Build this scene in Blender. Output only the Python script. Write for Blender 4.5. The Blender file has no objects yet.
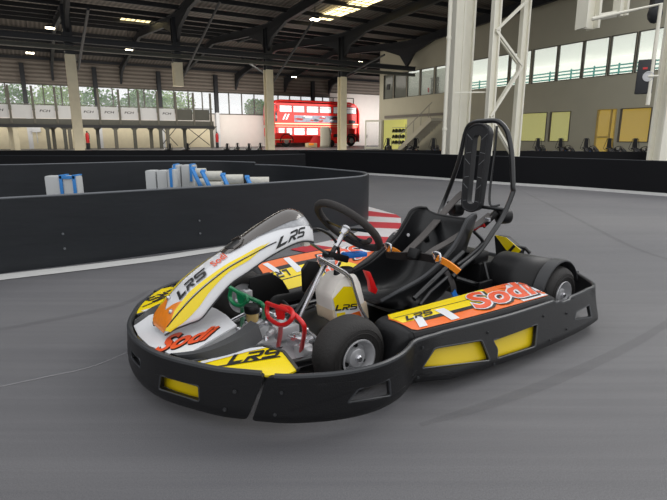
import bpy, bmesh, math, random
from mathutils import Vector, Matrix
from mathutils.geometry import tessellate_polygon
random.seed(7)
scene = bpy.context.scene
COL = scene.collection
PI = math.pi
def R(d): return math.radians(d)

# ------------------------------------------------------------------ camera model (used only to measure real positions)
CAMZ = .85
PITCH = math.atan(113/500)
SP, CP = math.sin(PITCH), math.cos(PITCH)
def ray(u, v):
    a = (u-333.5)/500; t = (v-250)/500
    return Vector((a, CP-t*SP, -SP-t*CP))
def G(u, v, z=0.0):                       # point of a horizontal plane
    d = ray(u, v); s = (z-CAMZ)/d.z
    return Vector((d.x*s, d.y*s, z))
def atY(u, v, Y):
    d = ray(u, v); s = Y/d.y
    return Vector((d.x*s, Y, CAMZ+d.z*s))
# hall grid: a runs along the column row, b runs away from the camera
RX = Vector((.861, .509, 0)).normalized(); DX = Vector((-RX.y, RX.x, 0))
HROT = math.atan2(RX.y, RX.x)
def HP(a, b, z=0.0): return Vector((a*RX.x+b*DX.x, a*RX.y+b*DX.y, z))
def hb(u, v, b):
    d = ray(u, v); s = b/d.dot(DX)
    return (d.dot(RX)*s, CAMZ+d.z*s)       # a, z
def ha(u, v, a):
    d = ray(u, v); s = a/d.dot(RX)
    return (d.dot(DX)*s, CAMZ+d.z*s)       # b, z

# ------------------------------------------------------------------ materials
def srgb(r, g, b):
    f = lambda c: (c/255/12.92) if c/255 <= .04045 else ((c/255+.055)/1.055)**2.4
    return (f(r), f(g), f(b), 1)
MATS = {}
def mat(name, rgb, rough=.5, metal=0, bump=0, bscale=60, var=0, vscale=4, emis=0, coat=0, alpha=None, trans=0, spec=.5, stretch=None, emis_rgb=None):
    if name in MATS: return MATS[name]
    m = bpy.data.materials.new(name); m.use_nodes = True
    nt = m.node_tree; b = nt.nodes['Principled BSDF']; N = nt.nodes.new; Lk = nt.links.new
    c = srgb(*rgb)
    b.inputs['Base Color'].default_value = c
    b.inputs['Roughness'].default_value = rough
    b.inputs['Metallic'].default_value = metal
    b.inputs['Specular IOR Level'].default_value = spec
    b.inputs['Coat Weight'].default_value = coat
    b.inputs['Coat Roughness'].default_value = .08
    b.inputs['Transmission Weight'].default_value = trans
    if alpha is not None: b.inputs['Alpha'].default_value = alpha
    if emis:
        b.inputs['Emission Color'].default_value = srgb(*(emis_rgb or rgb)); b.inputs['Emission Strength'].default_value = emis
    tc = N('ShaderNodeTexCoord'); mp = N('ShaderNodeMapping'); Lk(tc.outputs['Object'], mp.inputs['Vector'])
    if stretch: mp.inputs['Scale'].default_value = stretch
    n1 = N('ShaderNodeTexNoise'); n1.inputs['Scale'].default_value = vscale; n1.inputs['Detail'].default_value = 6
    Lk(mp.outputs['Vector'], n1.inputs['Vector'])
    v = var if var else .04
    mx = N('ShaderNodeMix'); mx.data_type = 'RGBA'
    mx.inputs['A'].default_value = tuple(x*(1-v) for x in c[:3])+(1,)
    mx.inputs['B'].default_value = tuple(min(1, x*(1+v)) for x in c[:3])+(1,)
    Lk(n1.outputs['Fac'], mx.inputs['Factor']); Lk(mx.outputs['Result'], b.inputs['Base Color'])
    if bump:
        n2 = N('ShaderNodeTexNoise'); n2.inputs['Scale'].default_value = bscale; n2.inputs['Detail'].default_value = 4
        Lk(mp.outputs['Vector'], n2.inputs['Vector'])
        bp = N('ShaderNodeBump'); bp.inputs['Strength'].default_value = bump; bp.inputs['Distance'].default_value = .01
        Lk(n2.outputs['Fac'], bp.inputs['Height']); Lk(bp.outputs['Normal'], b.inputs['Normal'])
    MATS[name] = m
    return m

# ------------------------------------------------------------------ mesh helpers
def catmull(pts, n=8, closed=False):
    P = [Vector(p) for p in pts]; out = []; L = len(P)
    if L < 3: return P
    rng = range(L if closed else L-1)
    for i in rng:
        if closed: a, b, c, d = P[(i-1) % L], P[i], P[(i+1) % L], P[(i+2) % L]
        else:
            b, c = P[i], P[i+1]
            a = P[i-1] if i > 0 else b*2-c
            d = P[i+2] if i+2 < L else c*2-b
        for k in range(n):
            t = k/n
            out.append(.5*((2*b)+(c-a)*t+(2*a-5*b+4*c-d)*t*t+(3*b-a-3*c+d)*t**3))
    if not closed: out.append(P[-1].copy())
    return out

class MB:
    def __init__(s): s.v = []; s.f = []; s.m = []
    def add(s, vs, fs, mi=0):
        o = len(s.v); s.v += [Vector(q) for q in vs]
        for f in fs: s.f.append([o+i for i in f]); s.m.append(mi)
        return s
    def box(s, c, d, rot=None, mi=0, M=None, taper=1):
        vs = []
        for z in (-1, 1):
            for x, y in ((-1, -1), (1, -1), (1, 1), (-1, 1)):
                k = taper if z > 0 else 1
                p = Vector((x*d[0]/2*k, y*d[1]/2*k, z*d[2]/2))
                if rot is not None: p = rot @ p
                vs.append(p+Vector(c))
        if M: vs = [M @ p for p in vs]
        return s.add(vs, [(3, 2, 1, 0), (4, 5, 6, 7), (0, 1, 5, 4), (1, 2, 6, 5), (2, 3, 7, 6), (3, 0, 4, 7)], mi)
    def beam(s, p, q, w, h, mi=0, up=(0, 0, 1)):           # rectangular bar from p to q
        p, q = Vector(p), Vector(q); d = (q-p).normalized(); u = Vector(up)
        if abs(d.dot(u)) > .98: u = Vector(DX)
        x = d.cross(u).normalized(); u = x.cross(d)
        vs = [e+x*(i*w/2)+u*(j*h/2) for e in (p, q) for i, j in ((-1, -1), (1, -1), (1, 1), (-1, 1))]
        return s.add(vs, [(3, 2, 1, 0), (4, 5, 6, 7), (0, 1, 5, 4), (1, 2, 6, 5), (2, 3, 7, 6), (3, 0, 4, 7)], mi)
    def ibeam(s, p, q, w, h, t=.02, mi=0, up=(0, 0, 1)):
        p, q = Vector(p), Vector(q); d = (q-p).normalized(); u = Vector(up)
        if abs(d.dot(u)) > .98: u = Vector(DX)
        x = d.cross(u).normalized(); u = x.cross(d)
        s.beam(p+u*(h/2), q+u*(h/2), w, t, mi, u); s.beam(p-u*(h/2), q-u*(h/2), w, t, mi, u); s.beam(p, q, t, h-t*.5, mi, u)
        return s
    def tube(s, pts, r, seg=10, closed=False, mi=0, caps=True, flat=1.0):
        P = [Vector(p) for p in pts]; n = len(P)
        rr = r if isinstance(r, (list, tuple)) else [r]*n
        T = []
        for i in range(n):
            a = P[i-1] if (i > 0 or closed) else P[i]; b = P[(i+1) % n] if (i < n-1 or closed) else P[i]
            T.append((b-a).normalized())
        u = T[0].orthogonal().normalized(); vs = []; prev = T[0]
        for i in range(n):
            ax = prev.cross(T[i])
            if ax.length > 1e-6:
                u = Matrix.Rotation(prev.angle(T[i]), 3, ax.normalized()) @ u
            u = (u-T[i]*u.dot(T[i])).normalized(); w = T[i].cross(u); prev = T[i]
            for k in range(seg):
                an = 2*PI*k/seg
                vs.append(P[i]+(u*math.cos(an)+w*math.sin(an)*flat)*rr[i])
        fs = []
        for i in range(n if closed else n-1):
            j = (i+1) % n
            for k in range(seg):
                l = (k+1) % seg
                fs.append((i*seg+k, i*seg+l, j*seg+l, j*seg+k))
        if not closed and caps:
            fs.append(tuple(range(seg))[::-1]); fs.append(tuple((n-1)*seg+k for k in range(seg)))
        return s.add(vs, fs, mi)
    def lathe(s, prof, M=None, seg=32, mi=0, a0=0, a1=2*PI, cap=False):  # prof: (r, axial); axis = local Z
        M = M or Matrix.Identity(4); full = abs(a1-a0-2*PI) < 1e-6; ns = seg if full else seg+1; vs = []
        for k in range(ns):
            an = a0+(a1-a0)*k/seg
            for r, z in prof: vs.append(M @ Vector((r*math.cos(an), r*math.sin(an), z)))
        n = len(prof); fs = []
        for k in range(seg):
            l = (k+1) % ns if full else k+1
            for i in range(n-1):
                fs.append((k*n+i, l*n+i, l*n+i+1, k*n+i+1))
        return s.add(vs, fs, mi)
    def cyl(s, p, q, r, seg=12, mi=0): return s.tube([p, q], r, seg, mi=mi)
    def prism(s, poly, off, mi=0):            # planar polygon list of 3D pts extruded by vector off
        P = [Vector(p) for p in poly]; n = len(P); o = Vector(off)
        vs = P+[p+o for p in P]
        return s.add(vs, [tuple(range(n))[::-1], tuple(range(n, 2*n))]+[(i, (i+1) % n, n+(i+1) % n, n+i) for i in range(n)], mi)
    def grid(s, rows, mi=0, closed_u=False):  # rows: list of lists of points
        n = len(rows[0]); vs = [p for r in rows for p in r]; fs = []; L = len(rows)
        for i in range(L if closed_u else L-1):
            for k in range(n-1):
                j = (i+1) % L
                fs.append((i*n+k, i*n+k+1, j*n+k+1, j*n+k))
        return s.add(vs, fs, mi)
    def sphere(s, c, r, mi=0, seg=12, sc=(1, 1, 1)):
        rows = []
        for i in range(seg//2+1):
            th = PI*i/(seg//2)
            rows.append([Vector(c)+Vector((r*sc[0]*math.sin(th)*math.cos(2*PI*k/seg), r*sc[1]*math.sin(th)*math.sin(2*PI*k/seg), r*sc[2]*math.cos(th))) for k in range(seg+1)])
        return s.grid(rows, mi)
    def build(s, name, mats, parent=None, smooth=True, bevel=0, solid=0, ang=38, weld=True, subsurf=0, kind=None, label=None, cat=None, group=None, at=None, doubles=1e-5):
        me = bpy.data.meshes.new(name)
        org = Vector(at) if at is not None else Vector((0, 0, 0))
        me.from_pydata([tuple(v-org) for v in s.v], [], s.f)
        if not isinstance(mats, (list, tuple)): mats = [mats]
        for m in mats: me.materials.append(m)
        for p, mi in zip(me.polygons, s.m): p.material_index = mi
        bm = bmesh.new(); bm.from_mesh(me)
        if weld: bmesh.ops.remove_doubles(bm, verts=bm.verts, dist=doubles)
        bmesh.ops.recalc_face_normals(bm, faces=bm.faces)
        if bevel:
            es = [e for e in bm.edges if len(e.link_faces) == 2 and e.calc_face_angle(0) > R(30)]
            if es: bmesh.ops.bevel(bm, geom=es, offset=bevel, segments=2, profile=.6, affect='EDGES', clamp_overlap=True)
        for f in bm.faces: f.smooth = smooth
        for e in bm.edges:
            if len(e.link_faces) == 2 and e.calc_face_angle(0) > R(ang): e.smooth = False
        bm.to_mesh(me); bm.free(); me.update()
        o = bpy.data.objects.new(name, me); COL.objects.link(o); o.location = org
        if parent is not None: o.parent = parent
        if solid:
            md = o.modifiers.new('solid', 'SOLIDIFY'); md.thickness = solid; md.offset = 0
        if subsurf:
            md = o.modifiers.new('sub', 'SUBSURF'); md.levels = md.render_levels = subsurf
        tag(o, label, cat, group, kind)
        return o
def tag(o, label=None, cat=None, group=None, kind=None):
    if label: o['label'] = label
    if cat: o['category'] = cat
    if group: o['group'] = group
    if kind: o['kind'] = kind
    return o
def empty(name, loc=(0, 0, 0), rz=0, label=None, cat=None, group=None, kind=None):
    o = bpy.data.objects.new(name, None); COL.objects.link(o); o.location = loc; o.rotation_euler = (0, 0, rz)
    o.empty_display_size = .1
    return tag(o, label, cat, group, kind)
def copy_tree(o, parent=None):
    kids = [c for c in bpy.data.objects if c.parent == o]
    c = o.copy(); COL.objects.link(c); c.parent = parent
    for k in kids: copy_tree(k, c)
    return c

# a flat outline (with holes) cut finely and mapped onto a surface; thick > 0 gives it a back and rims
def sheet(mb, outer, holes, f, maxlen=.03, thick=0, mi=0):
    loops = [[Vector((p[0], p[1], 0)) for p in outer]]+[[Vector((p[0], p[1], 0)) for p in h] for h in holes]
    flat = [p for l in loops for p in l]
    tris = tessellate_polygon(loops)
    bm = bmesh.new(); vs = [bm.verts.new(p) for p in flat]
    for t in tris:
        try: bm.faces.new([vs[i] for i in t])
        except ValueError: pass
    bmesh.ops.recalc_face_normals(bm, faces=bm.faces)
    for _ in range(9):
        es = [e for e in bm.edges if e.calc_length() > maxlen]
        if not es: break
        bmesh.ops.subdivide_edges(bm, edges=es, cuts=1)
        bmesh.ops.triangulate(bm, faces=[q for q in bm.faces if len(q.verts) > 3])
    bm.verts.ensure_lookup_table(); bm.verts.index_update()
    P = [(v.co.x, v.co.y) for v in bm.verts]; F = [tuple(v.index for v in q.verts) for q in bm.faces]
    if not thick: mb.add([f(x, y, 0) for x, y in P], F, mi)
    else:
        n = len(P)
        bd = [(e.verts[0].index, e.verts[1].index) for e in bm.edges if len(e.link_faces) == 1]
        mb.add([f(x, y, thick/2) for x, y in P]+[f(x, y, -thick/2) for x, y in P],
               F+[tuple(n+i for i in q[::-1]) for q in F]+[(a, b, n+b, n+a) for a, b in bd], mi)
    bm.free(); return mb

def text_geo(txt, bold=0.0, shear=0.0):
    cu = bpy.data.curves.new('t', 'FONT'); cu.body = txt; cu.size = 1; cu.shear = shear; cu.offset = bold; cu.resolution_u = 3
    o = bpy.data.objects.new('t', cu); COL.objects.link(o)
    dg = bpy.context.evaluated_depsgraph_get(); dg.update()
    me = bpy.data.meshes.new_from_object(o.evaluated_get(dg))
    V = [(v.co.x, v.co.y) for v in me.vertices]; F = [tuple(p.vertices) for p in me.polygons]
    bpy.data.objects.remove(o); bpy.data.curves.remove(cu); bpy.data.meshes.remove(me)
    xs = [p[0] for p in V]; ys = [p[1] for p in V]
    x0, x1, y0, y1 = min(xs), max(xs), min(ys), max(ys)
    return [((x-x0)/(x1-x0), (y-y0)/(y1-y0)) for x, y in V], F
def text_on(mb, txt, f, bold=0, shear=0, mi=0):      # f maps unit box -> surface point
    V, F = text_geo(txt, bold, shear)
    mb.add([f(x, y) for x, y in V], F, mi)
    return mb
# blocky racing lettering L R S in a unit box
def lrs_polys():
    sl = .28
    def K(pts, x0, w): return [((x0+x*w)+sl*(y-.5)*.35, y) for x, y in pts]
    t = .27
    Lp = [(0, 1), (.3, 1), (.3, t), (1.02, t), (.9, 0), (0, 0)]
    R1 = [(0, 1), (.85, 1), (1, .88), (1, .5), (.85, .38), (.62, .38), (1.0, 0), (.68, 0), (.34, .36), (.22, 0), (0, 0), (.08, .56), (.76, .56), (.76, .80), (0, .80)]
    S = [(.14, 1), (1, 1), (1, .80), (.24, .80), (.24, .60), (.86, .60), (1, .48), (1, .12), (.86, 0), (0, 0), (0, .20), (.76, .20), (.76, .40), (.14, .40), (0, .52), (0, .88)]
    return [K(Lp, 0, .28), K(R1, .31, .33), K(S, .67, .33)]
def lrs_on(mb, f, mi=0, maxlen=.08):
    for poly in lrs_polys(): sheet(mb, poly, [], lambda x, y, o: f(x, y), maxlen, mi=mi)
    return mb
# ------------------------------------------------------------------ camera, world, lights
cam = bpy.data.cameras.new('camera'); cam.sensor_width = 36; cam.lens = 500/667*36; cam.clip_end = 300; cam.clip_start = .05
co = bpy.data.objects.new('camera', cam); COL.objects.link(co); co.location = (0, 0, CAMZ); co.rotation_euler = (PI/2-PITCH, 0, 0)
scene.camera = co
scene.view_settings.view_transform = 'Standard'; scene.view_settings.look = 'None'
w = bpy.data.worlds.new('world'); scene.world = w; w.use_nodes = True
wn = w.node_tree; bg = wn.nodes['Background']
sk = wn.nodes.new('ShaderNodeTexSky'); sk.sky_type = 'HOSEK_WILKIE'; sk.turbidity = 9; sk.sun_direction = (.3, -.3, .9)
mxw = wn.nodes.new('ShaderNodeMix'); mxw.data_type = 'RGBA'; mxw.inputs['Factor'].default_value = .93
wn.links.new(sk.outputs['Color'], mxw.inputs['A']); mxw.inputs['B'].default_value = (.97, .98, 1.0, 1)
wn.links.new(mxw.outputs['Result'], bg.inputs['Color']); bg.inputs['Strength'].default_value = 1.12
def area(name, loc, rot, sx, sy, power, rgb=(1, 1, 1)):
    l = bpy.data.lights.new(name, 'AREA'); l.shape = 'RECTANGLE'; l.size = sx; l.size_y = sy; l.energy = power; l.color = rgb
    o = bpy.data.objects.new(name, l); COL.objects.link(o); o.location = loc; o.rotation_euler = rot; return o
area('skylight_over_track', (5.2, 4.8, 5.2), (0, R(12), 0), 4, 4, 200, (1, .98, .95))  # unseen lamp added to brighten the floor at the right
area('hall_daylight', tuple(HP(8, 33, 5.2)), (R(0), 0, HROT), 22, 9, 1500, (1, .95, .86))  # added fill under the roof, lifts the dark far hall
area('hall_uplight', tuple(HP(6, 30, .05)), (R(180), 0, HROT), 26, 14, 900, (1, .92, .82))  # added fill facing up from the floor, lightens the column feet
area('corner_wash', tuple(HP(30.5, 41.0, 2.6)), (R(97), 0, HROT), 8, 3, 260, (1, .96, .93))  # added fill aimed at the right end of the back wall, no fixture there
area('window_wash', tuple(HP(6, 41.0, 2.4)), (R(97), 0, HROT), 36, 3, 800, (1, .96, .9))  # invisible lamp added behind the balcony to brighten the back wall

# ------------------------------------------------------------------ materials of the hall
M_floor = mat('rubbered_asphalt', (88, 88, 91), rough=.5, bump=.25, bscale=350, spec=.35)
def floor_nodes(m):
    nt = m.node_tree; N = nt.nodes.new; Lk = nt.links.new; b = nt.nodes['Principled BSDF']
    for l in list(b.inputs['Base Color'].links): nt.links.remove(l)
    tc = N('ShaderNodeTexCoord')
    def noise(sc, scale, det=5, rot=0, dist=0):
        mp = N('ShaderNodeMapping'); mp.inputs['Scale'].default_value = sc; mp.inputs['Rotation'].default_value = (0, 0, rot)
        Lk(tc.outputs['Object'], mp.inputs['Vector']); n = N('ShaderNodeTexNoise'); n.inputs['Scale'].default_value = scale
        n.inputs['Detail'].default_value = det; n.inputs['Distortion'].default_value = dist; Lk(mp.outputs['Vector'], n.inputs['Vector']); return n.outputs['Fac']
    def ramp(x, p0, c0, p1, c1):
        r = N('ShaderNodeValToRGB'); r.color_ramp.elements[0].position = p0; r.color_ramp.elements[0].color = c0
        r.color_ramp.elements[1].position = p1; r.color_ramp.elements[1].color = c1; Lk(x, r.inputs['Fac']); return r.outputs['Color']
    def mul(a, c, f=1):
        x = N('ShaderNodeMix'); x.data_type = 'RGBA'; x.blend_type = 'MULTIPLY'; x.inputs['Factor'].default_value = f
        Lk(a, x.inputs['A']); Lk(c, x.inputs['B']); return x.outputs['Result']
    base = ramp(noise((1, 1, 1), .45, 3), .3, srgb(98, 98, 101), .7, srgb(116, 115, 116))
    st = ramp(noise((.5, 9, 1), 1.1, 6, R(-22), .6), .3, (.90, .90, .91, 1), .68, (1.04, 1.04, 1.04, 1))
    st2 = ramp(noise((.35, 22, 1), 1.3, 4, R(14), .8), .38, (.92, .92, .93, 1), .62, (1.02, 1.02, 1.02, 1))
    fine = ramp(noise((1, 1, 1), 260, 2), .3, (.82, .82, .82, 1), .7, (1.14, 1.14, 1.14, 1))
    c = mul(mul(mul(base, st), st2, .8), fine)
    Lk(c, b.inputs['Base Color'])
floor_nodes(M_floor)
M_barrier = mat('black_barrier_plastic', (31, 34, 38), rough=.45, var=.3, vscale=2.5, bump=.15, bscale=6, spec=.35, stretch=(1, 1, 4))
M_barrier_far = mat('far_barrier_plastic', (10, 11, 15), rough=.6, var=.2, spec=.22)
M_lip = mat('barrier_edge', (95, 98, 102), rough=.5, var=.2, vscale=20)
M_white_line = mat('white_paint', (205, 205, 203), rough=.55, var=.12, vscale=14)
M_red = mat('kerb_red', (178, 40, 52), rough=.5, var=.15, vscale=15)
M_wht = mat('kerb_white', (196, 192, 192), rough=.5, var=.1, vscale=15)
M_steel_dk = mat('dark_painted_steel', (34, 36, 40), rough=.55, var=.1)
M_steel_wt = mat('cream_painted_steel', (232, 229, 214), rough=.5, var=.06)
M_cream_col = mat('yellowish_column_paint', (222, 213, 186), rough=.6, var=.12)
M_roof = mat('roof_sheeting', (96, 90, 84), rough=.75, var=.1)
M_clad = mat('brown_grey_cladding', (128, 119, 110), rough=.8, var=.12, vscale=3)
def ribs(m, axis, freq, strength):
    nt = m.node_tree; N = nt.nodes.new; Lk = nt.links.new; b = nt.nodes['Principled BSDF']
    tc = N('ShaderNodeTexCoord'); wv = N('ShaderNodeTexWave'); wv.bands_direction = axis; wv.inputs['Scale'].default_value = freq
    Lk(tc.outputs['Object'], wv.inputs['Vector'])
    bp = N('ShaderNodeBump'); bp.inputs['Strength'].default_value = strength; bp.inputs['Distance'].default_value = .05
    Lk(wv.outputs['Fac'], bp.inputs['Height']); Lk(bp.outputs['Normal'], b.inputs['Normal'])
    src = b.inputs['Base Color'].links[0].from_socket
    mx = N('ShaderNodeMix'); mx.data_type = 'RGBA'; mx.blend_type = 'MULTIPLY'; mx.inputs['Factor'].default_value = .45
    Lk(src, mx.inputs['A']); Lk(wv.outputs['Color'], mx.inputs['B']); Lk(mx.outputs['Result'], b.inputs['Base Color'])
ribs(M_clad, 'Z', 1.1, .6); ribs(M_roof, 'X', 1.3, .6)
M_wallw = mat('white_wall', (222, 216, 210), rough=.8, var=.06, vscale=2)
M_wallc = mat('cream_block_wall', (206, 196, 168), rough=.85, var=.1, vscale=3)
M_bld = mat('grey_office_wall', (186, 181, 160), rough=.8, var=.06, vscale=1.5)
M_frame = mat('grey_window_frame', (88, 84, 76), rough=.5)
M_glass = mat('clear_glass', (225, 235, 235), rough=.05, alpha=.14, spec=.6)
M_deck = mat('grey_green_steel', (80, 80, 73), rough=.6, var=.12)
M_post = mat('post_steel', (98, 95, 86), rough=.6, var=.12)
M_panel = mat('rail_panel', (200, 201, 203), rough=.5, var=.05)
M_black = mat('black_lettering', (22, 22, 24), rough=.5)
M_leaf = mat('tree_leaves', (92, 142, 52), rough=.7, var=.6, vscale=3)
M_leaf2 = mat('pale_tree_leaves', (150, 185, 96), rough=.7, var=.5, vscale=3)
M_bark = mat('bark', (80, 66, 52), rough=.9)
def lampmat(name, rgb, e): return mat(name, rgb, emis=e)
M_lamp = lampmat('lit_lamp', (255, 240, 205), 14)
M_sky = lampmat('skylight_panel', (252, 232, 175), 2.6)

# ------------------------------------------------------------------ floor
m = MB(); m.add([(-60, -14, 0), (60, -14, 0), (60, 75, 0), (-60, 75, 0)], [(0, 1, 2, 3)])
m.build('floor', M_floor, kind='structure')

def strip_on_floor(pts_l, pts_r, z=.004):
    m = MB(); m.grid([[Vector((p.x, p.y, z)), Vector((q.x, q.y, z))] for p, q in zip(pts_l, pts_r)]); return m
# white line along the left barrier
lu = [(-60, 288), (0, 279.5), (100, 267.5), (160, 259.7), (220, 250.3), (262, 245)]
A = [G(u, v+1.2) for u, v in lu]; B = [G(u, v-5.0+i*.5) for i, (u, v) in enumerate(lu)]
tag(strip_on_floor(A, B).build('painted_line', M_white_line), 'white painted line on the track along the foot of the black curved barrier', 'track line')
# red and white painted kerb
kc = [G(362, 206), G(390, 214), G(401, 217), G(402, 236), G(330, 252), G(262, 252), G(268, 240), G(300, 240)]
m = MB()
K0, K1 = G(366, 206.5), G(401, 217); kd = (K1-K0)
n_ = 8
back = [G(366, 206.5), G(366, 211), G(366, 216.5), G(366, 222), G(366, 228), G(350, 236), G(330, 241), G(312, 245), G(290, 250)]
frnt = [G(379, 210), G(396, 215), G(401, 218.5), G(401, 223.5), G(400, 229.5), G(398, 238), G(385, 246), G(360, 252), G(330, 258)]
# plain parallelogram kerb with stripes running across it
ko = G(366, 206.5); ku = (G(401, 217)-ko); 
m = MB(); rows = []
for i in range(len(back)-1):
    z = .006
    q = [back[i], back[i+1], frnt[i+1], frnt[i]]
    m.add([(p.x, p.y, z) for p in q], [(0, 1, 2, 3)], mi=(i % 2))
tag(m.build('track_kerb', [M_wht, M_red], weld=False), 'red and white striped painted kerb on the floor behind the steering wheel', 'kerb')

# ------------------------------------------------------------------ track barriers
def barrier(path, name, label, M, h=.5, th=.05, joints=(), lip=True, group=None, lipM=None, skirt=False, n=6, thing=True):
    P = catmull(path, n) if n > 1 else [Vector(p) for p in path]
    root = empty('track_barrier', P[0], 0, label, 'barrier', group)
    o = P[0]; L = []; T = []
    for i, p in enumerate(P):
        d = (P[min(i+1, len(P)-1)]-P[max(i-1, 0)]).normalized(); T.append(Vector((-d.y, d.x, 0)))
    m = MB(); rows = []
    for p, t in zip(P, T):
        a, b = p-o+t*th/2, p-o-t*th/2
        rows.append([a+Vector((0, 0, 0)), a+Vector((0, 0, h)), b+Vector((0, 0, h)), b])
    m.grid(rows); m.build('wall_panel', M, root, ang=50)
    if lip:
        m = MB(); m.tube([p-o+Vector((0, 0, h)) for p in P], .012, 6); m.build('edge_trim', lipM or M_lip, root)
    if skirt:
        m = MB(); m.grid([[p-o-t*(th/2+.005)+Vector((0, 0, z)) for z in (0.0, .045)] for p, t in zip(P, T)]); m.build('base_strip', M_white_line, root)
    for j in joints:
        p, t = P[j]-o, T[j]
        d = Vector((t.y, -t.x, 0))
        for k in (0,):
            for z in (.12, .22):
                bm_ = MB(); c = p-t*(th/2+.004)+d*(.05*k)+Vector((0, 0, z)); bm_.cyl(c, c-t*.008, .008, 8)
                bm_.build('bolt', M_lip, root)
    return root
B1 = [G(-140, 294), G(-60, 283), G(0, 272.8), G(80, 263.2), G(160, 252.8), G(220, 245), G(290, 235.5), G(340, 228)]
e1, e2 = G(362, 223), Vector((.34, 5.45, 0))
B1 = B1+[e1, e2, Vector((.12, 5.85, 0)), Vector((-.58, 6.75, 0)), Vector((-1.1, 7.1, 0))]
barrier([p for p in B1], 'track_barrier', 'long black plastic barrier curving round to a rounded end behind the kart nose', M_barrier, joints=(17, 28), h=.47)
barrier([Vector((-1.1, 7.1, 0)), Vector((-1.78, 7.45, 0)), Vector((-2.6, 7.4, 0)), Vector((-2.95, 7.2, 0))], 'b', 'black barrier section curving behind the white foam blocks', M_barrier, joints=(4,))
barrier([Vector((-2.95, 7.2, 0)), Vector((-3.6, 6.75, 0)), Vector((-4.3, 6.4, 0)), Vector((-6.5, 5.6, 0))], 'b', 'black barrier section running off to the left behind the lone white block', M_barrier, joints=(1,))
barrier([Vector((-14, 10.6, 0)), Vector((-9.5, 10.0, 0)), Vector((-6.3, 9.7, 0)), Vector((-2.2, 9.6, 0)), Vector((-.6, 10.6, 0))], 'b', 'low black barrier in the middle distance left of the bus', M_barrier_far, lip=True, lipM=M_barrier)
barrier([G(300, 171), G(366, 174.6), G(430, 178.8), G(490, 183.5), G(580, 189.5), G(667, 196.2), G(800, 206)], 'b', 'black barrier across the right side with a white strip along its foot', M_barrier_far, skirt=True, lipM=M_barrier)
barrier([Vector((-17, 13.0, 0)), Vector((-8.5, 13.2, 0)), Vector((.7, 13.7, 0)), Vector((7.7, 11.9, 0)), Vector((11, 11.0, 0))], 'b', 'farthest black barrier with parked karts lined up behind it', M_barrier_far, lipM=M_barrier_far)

# ------------------------------------------------------------------ white foam blocks with blue straps
M_foam = mat('white_foam', (188, 190, 190), rough=.6, var=.06)
M_blue = mat('blue_strap', (52, 132, 205), rough=.5, var=.15, vscale=20)
def foam_block(x, y, wd, dp, h, rz, label, straps=(), halves=1):
    r = empty('foam_block', (x, y, 0), rz, label, 'foam block', 'white foam blocks inside the barrier loop')
    for i in range(halves):
        ww = wd/halves; m = MB(); m.box((-wd/2+ww*(i+.5), 0, h/2), (ww-.01, dp, h)); m.build('block', M_foam, r, bevel=.02)
    for s in straps:
        m = MB(); zz = s[1] if len(s) > 1 else .04
        m.box((s[0], 0, h+.004), (.028, dp+.02, .012)); m.box((s[0], -dp/2-.006, h-.09), (.028, .012, .2)); m.build('strap', M_blue, r, bevel=.002)
    return r
def foam_at(u0, u1, vt, Y, label, straps=(), halves=1, dp=.16, rz=0):
    a, b = atY(u0, vt, Y), atY(u1, vt, Y)
    return foam_block((a.x+b.x)/2, Y+dp/2, abs(b.x-a.x), dp, max(a.z, .2), rz, label, straps, halves)
fb_ = foam_at(43, 77, 176, 4.75, 'lone white foam block with a blue strap, far left behind the barrier', straps=((.005,), (.13,)), halves=2, dp=.12)
hz_ = atY(60, 176, 4.75).z
m = MB(); m.box((.068, -.066, hz_-.012), (.15, .012, .03)); m.build('strap', M_blue, fb_, bevel=.002)
foam_at(144, 167, 170.5, 5.55, 'wide white two-part foam block left of the blue-strapped pieces', halves=2)
foam_at(166, 175, 169.5, 5.45, 'narrow white foam block with blue straps beside the wide two-part block', straps=((0,),))
foam_at(171, 189, 165, 6.1, 'white foam block standing behind the others near the curved barrier', straps=((-.07,),), halves=2)
foam_at(187, 194, 165, 5.9, 'slim foam block with a blue top behind the foam rolls', straps=((0,),))
M_roll = mat('foam_roll', (196, 194, 184), rough=.6, var=.2, vscale=30)
def foam_roll(u0, u1, v, Y, label):
    a, b = atY(u0, v, Y), atY(u1, v, Y); L_ = abs(b.x-a.x); z = max(a.z, .1)
    r = empty('foam_roll', ((a.x+b.x)/2, Y, 0), R(6), label, 'foam roll', 'white foam rolls inside the barrier loop')
    m = MB(); rr = .055
    for k in range(3): m.cyl((-L_/2, .0+.05*(k-1), z-.0-.11*abs(k-1)), (L_/2, .0+.05*(k-1), z-.11*abs(k-1)), rr, 14)
    m.box((0, 0, (z-.1)/2), (L_*.9, .2, z-.1)); m.build('roll', M_roll, r)
    m = MB(); m.beam((-L_/2-.02, -.1, z+.05), (-L_/2+.08, -.16, z-.16), .05, .02); m.beam((-L_/2-.03, .05, z+.06), (-L_/2-.02, -.1, z+.05), .05, .02); m.build('strap', M_blue, r, bevel=.004)
foam_roll(196, 206, 173, 5.7, 'white foam roll with a slanting blue strap, first from the left')
foam_roll(206, 222, 176, 5.5, 'white foam roll with a blue strap, second from the left')
foam_roll(226, 243, 179.5, 5.35, 'white foam roll with a blue strap, third from the left')
foam_roll(250, 269, 182, 5.3, 'white foam roll with a blue strap, nearest the kart nose')

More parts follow.
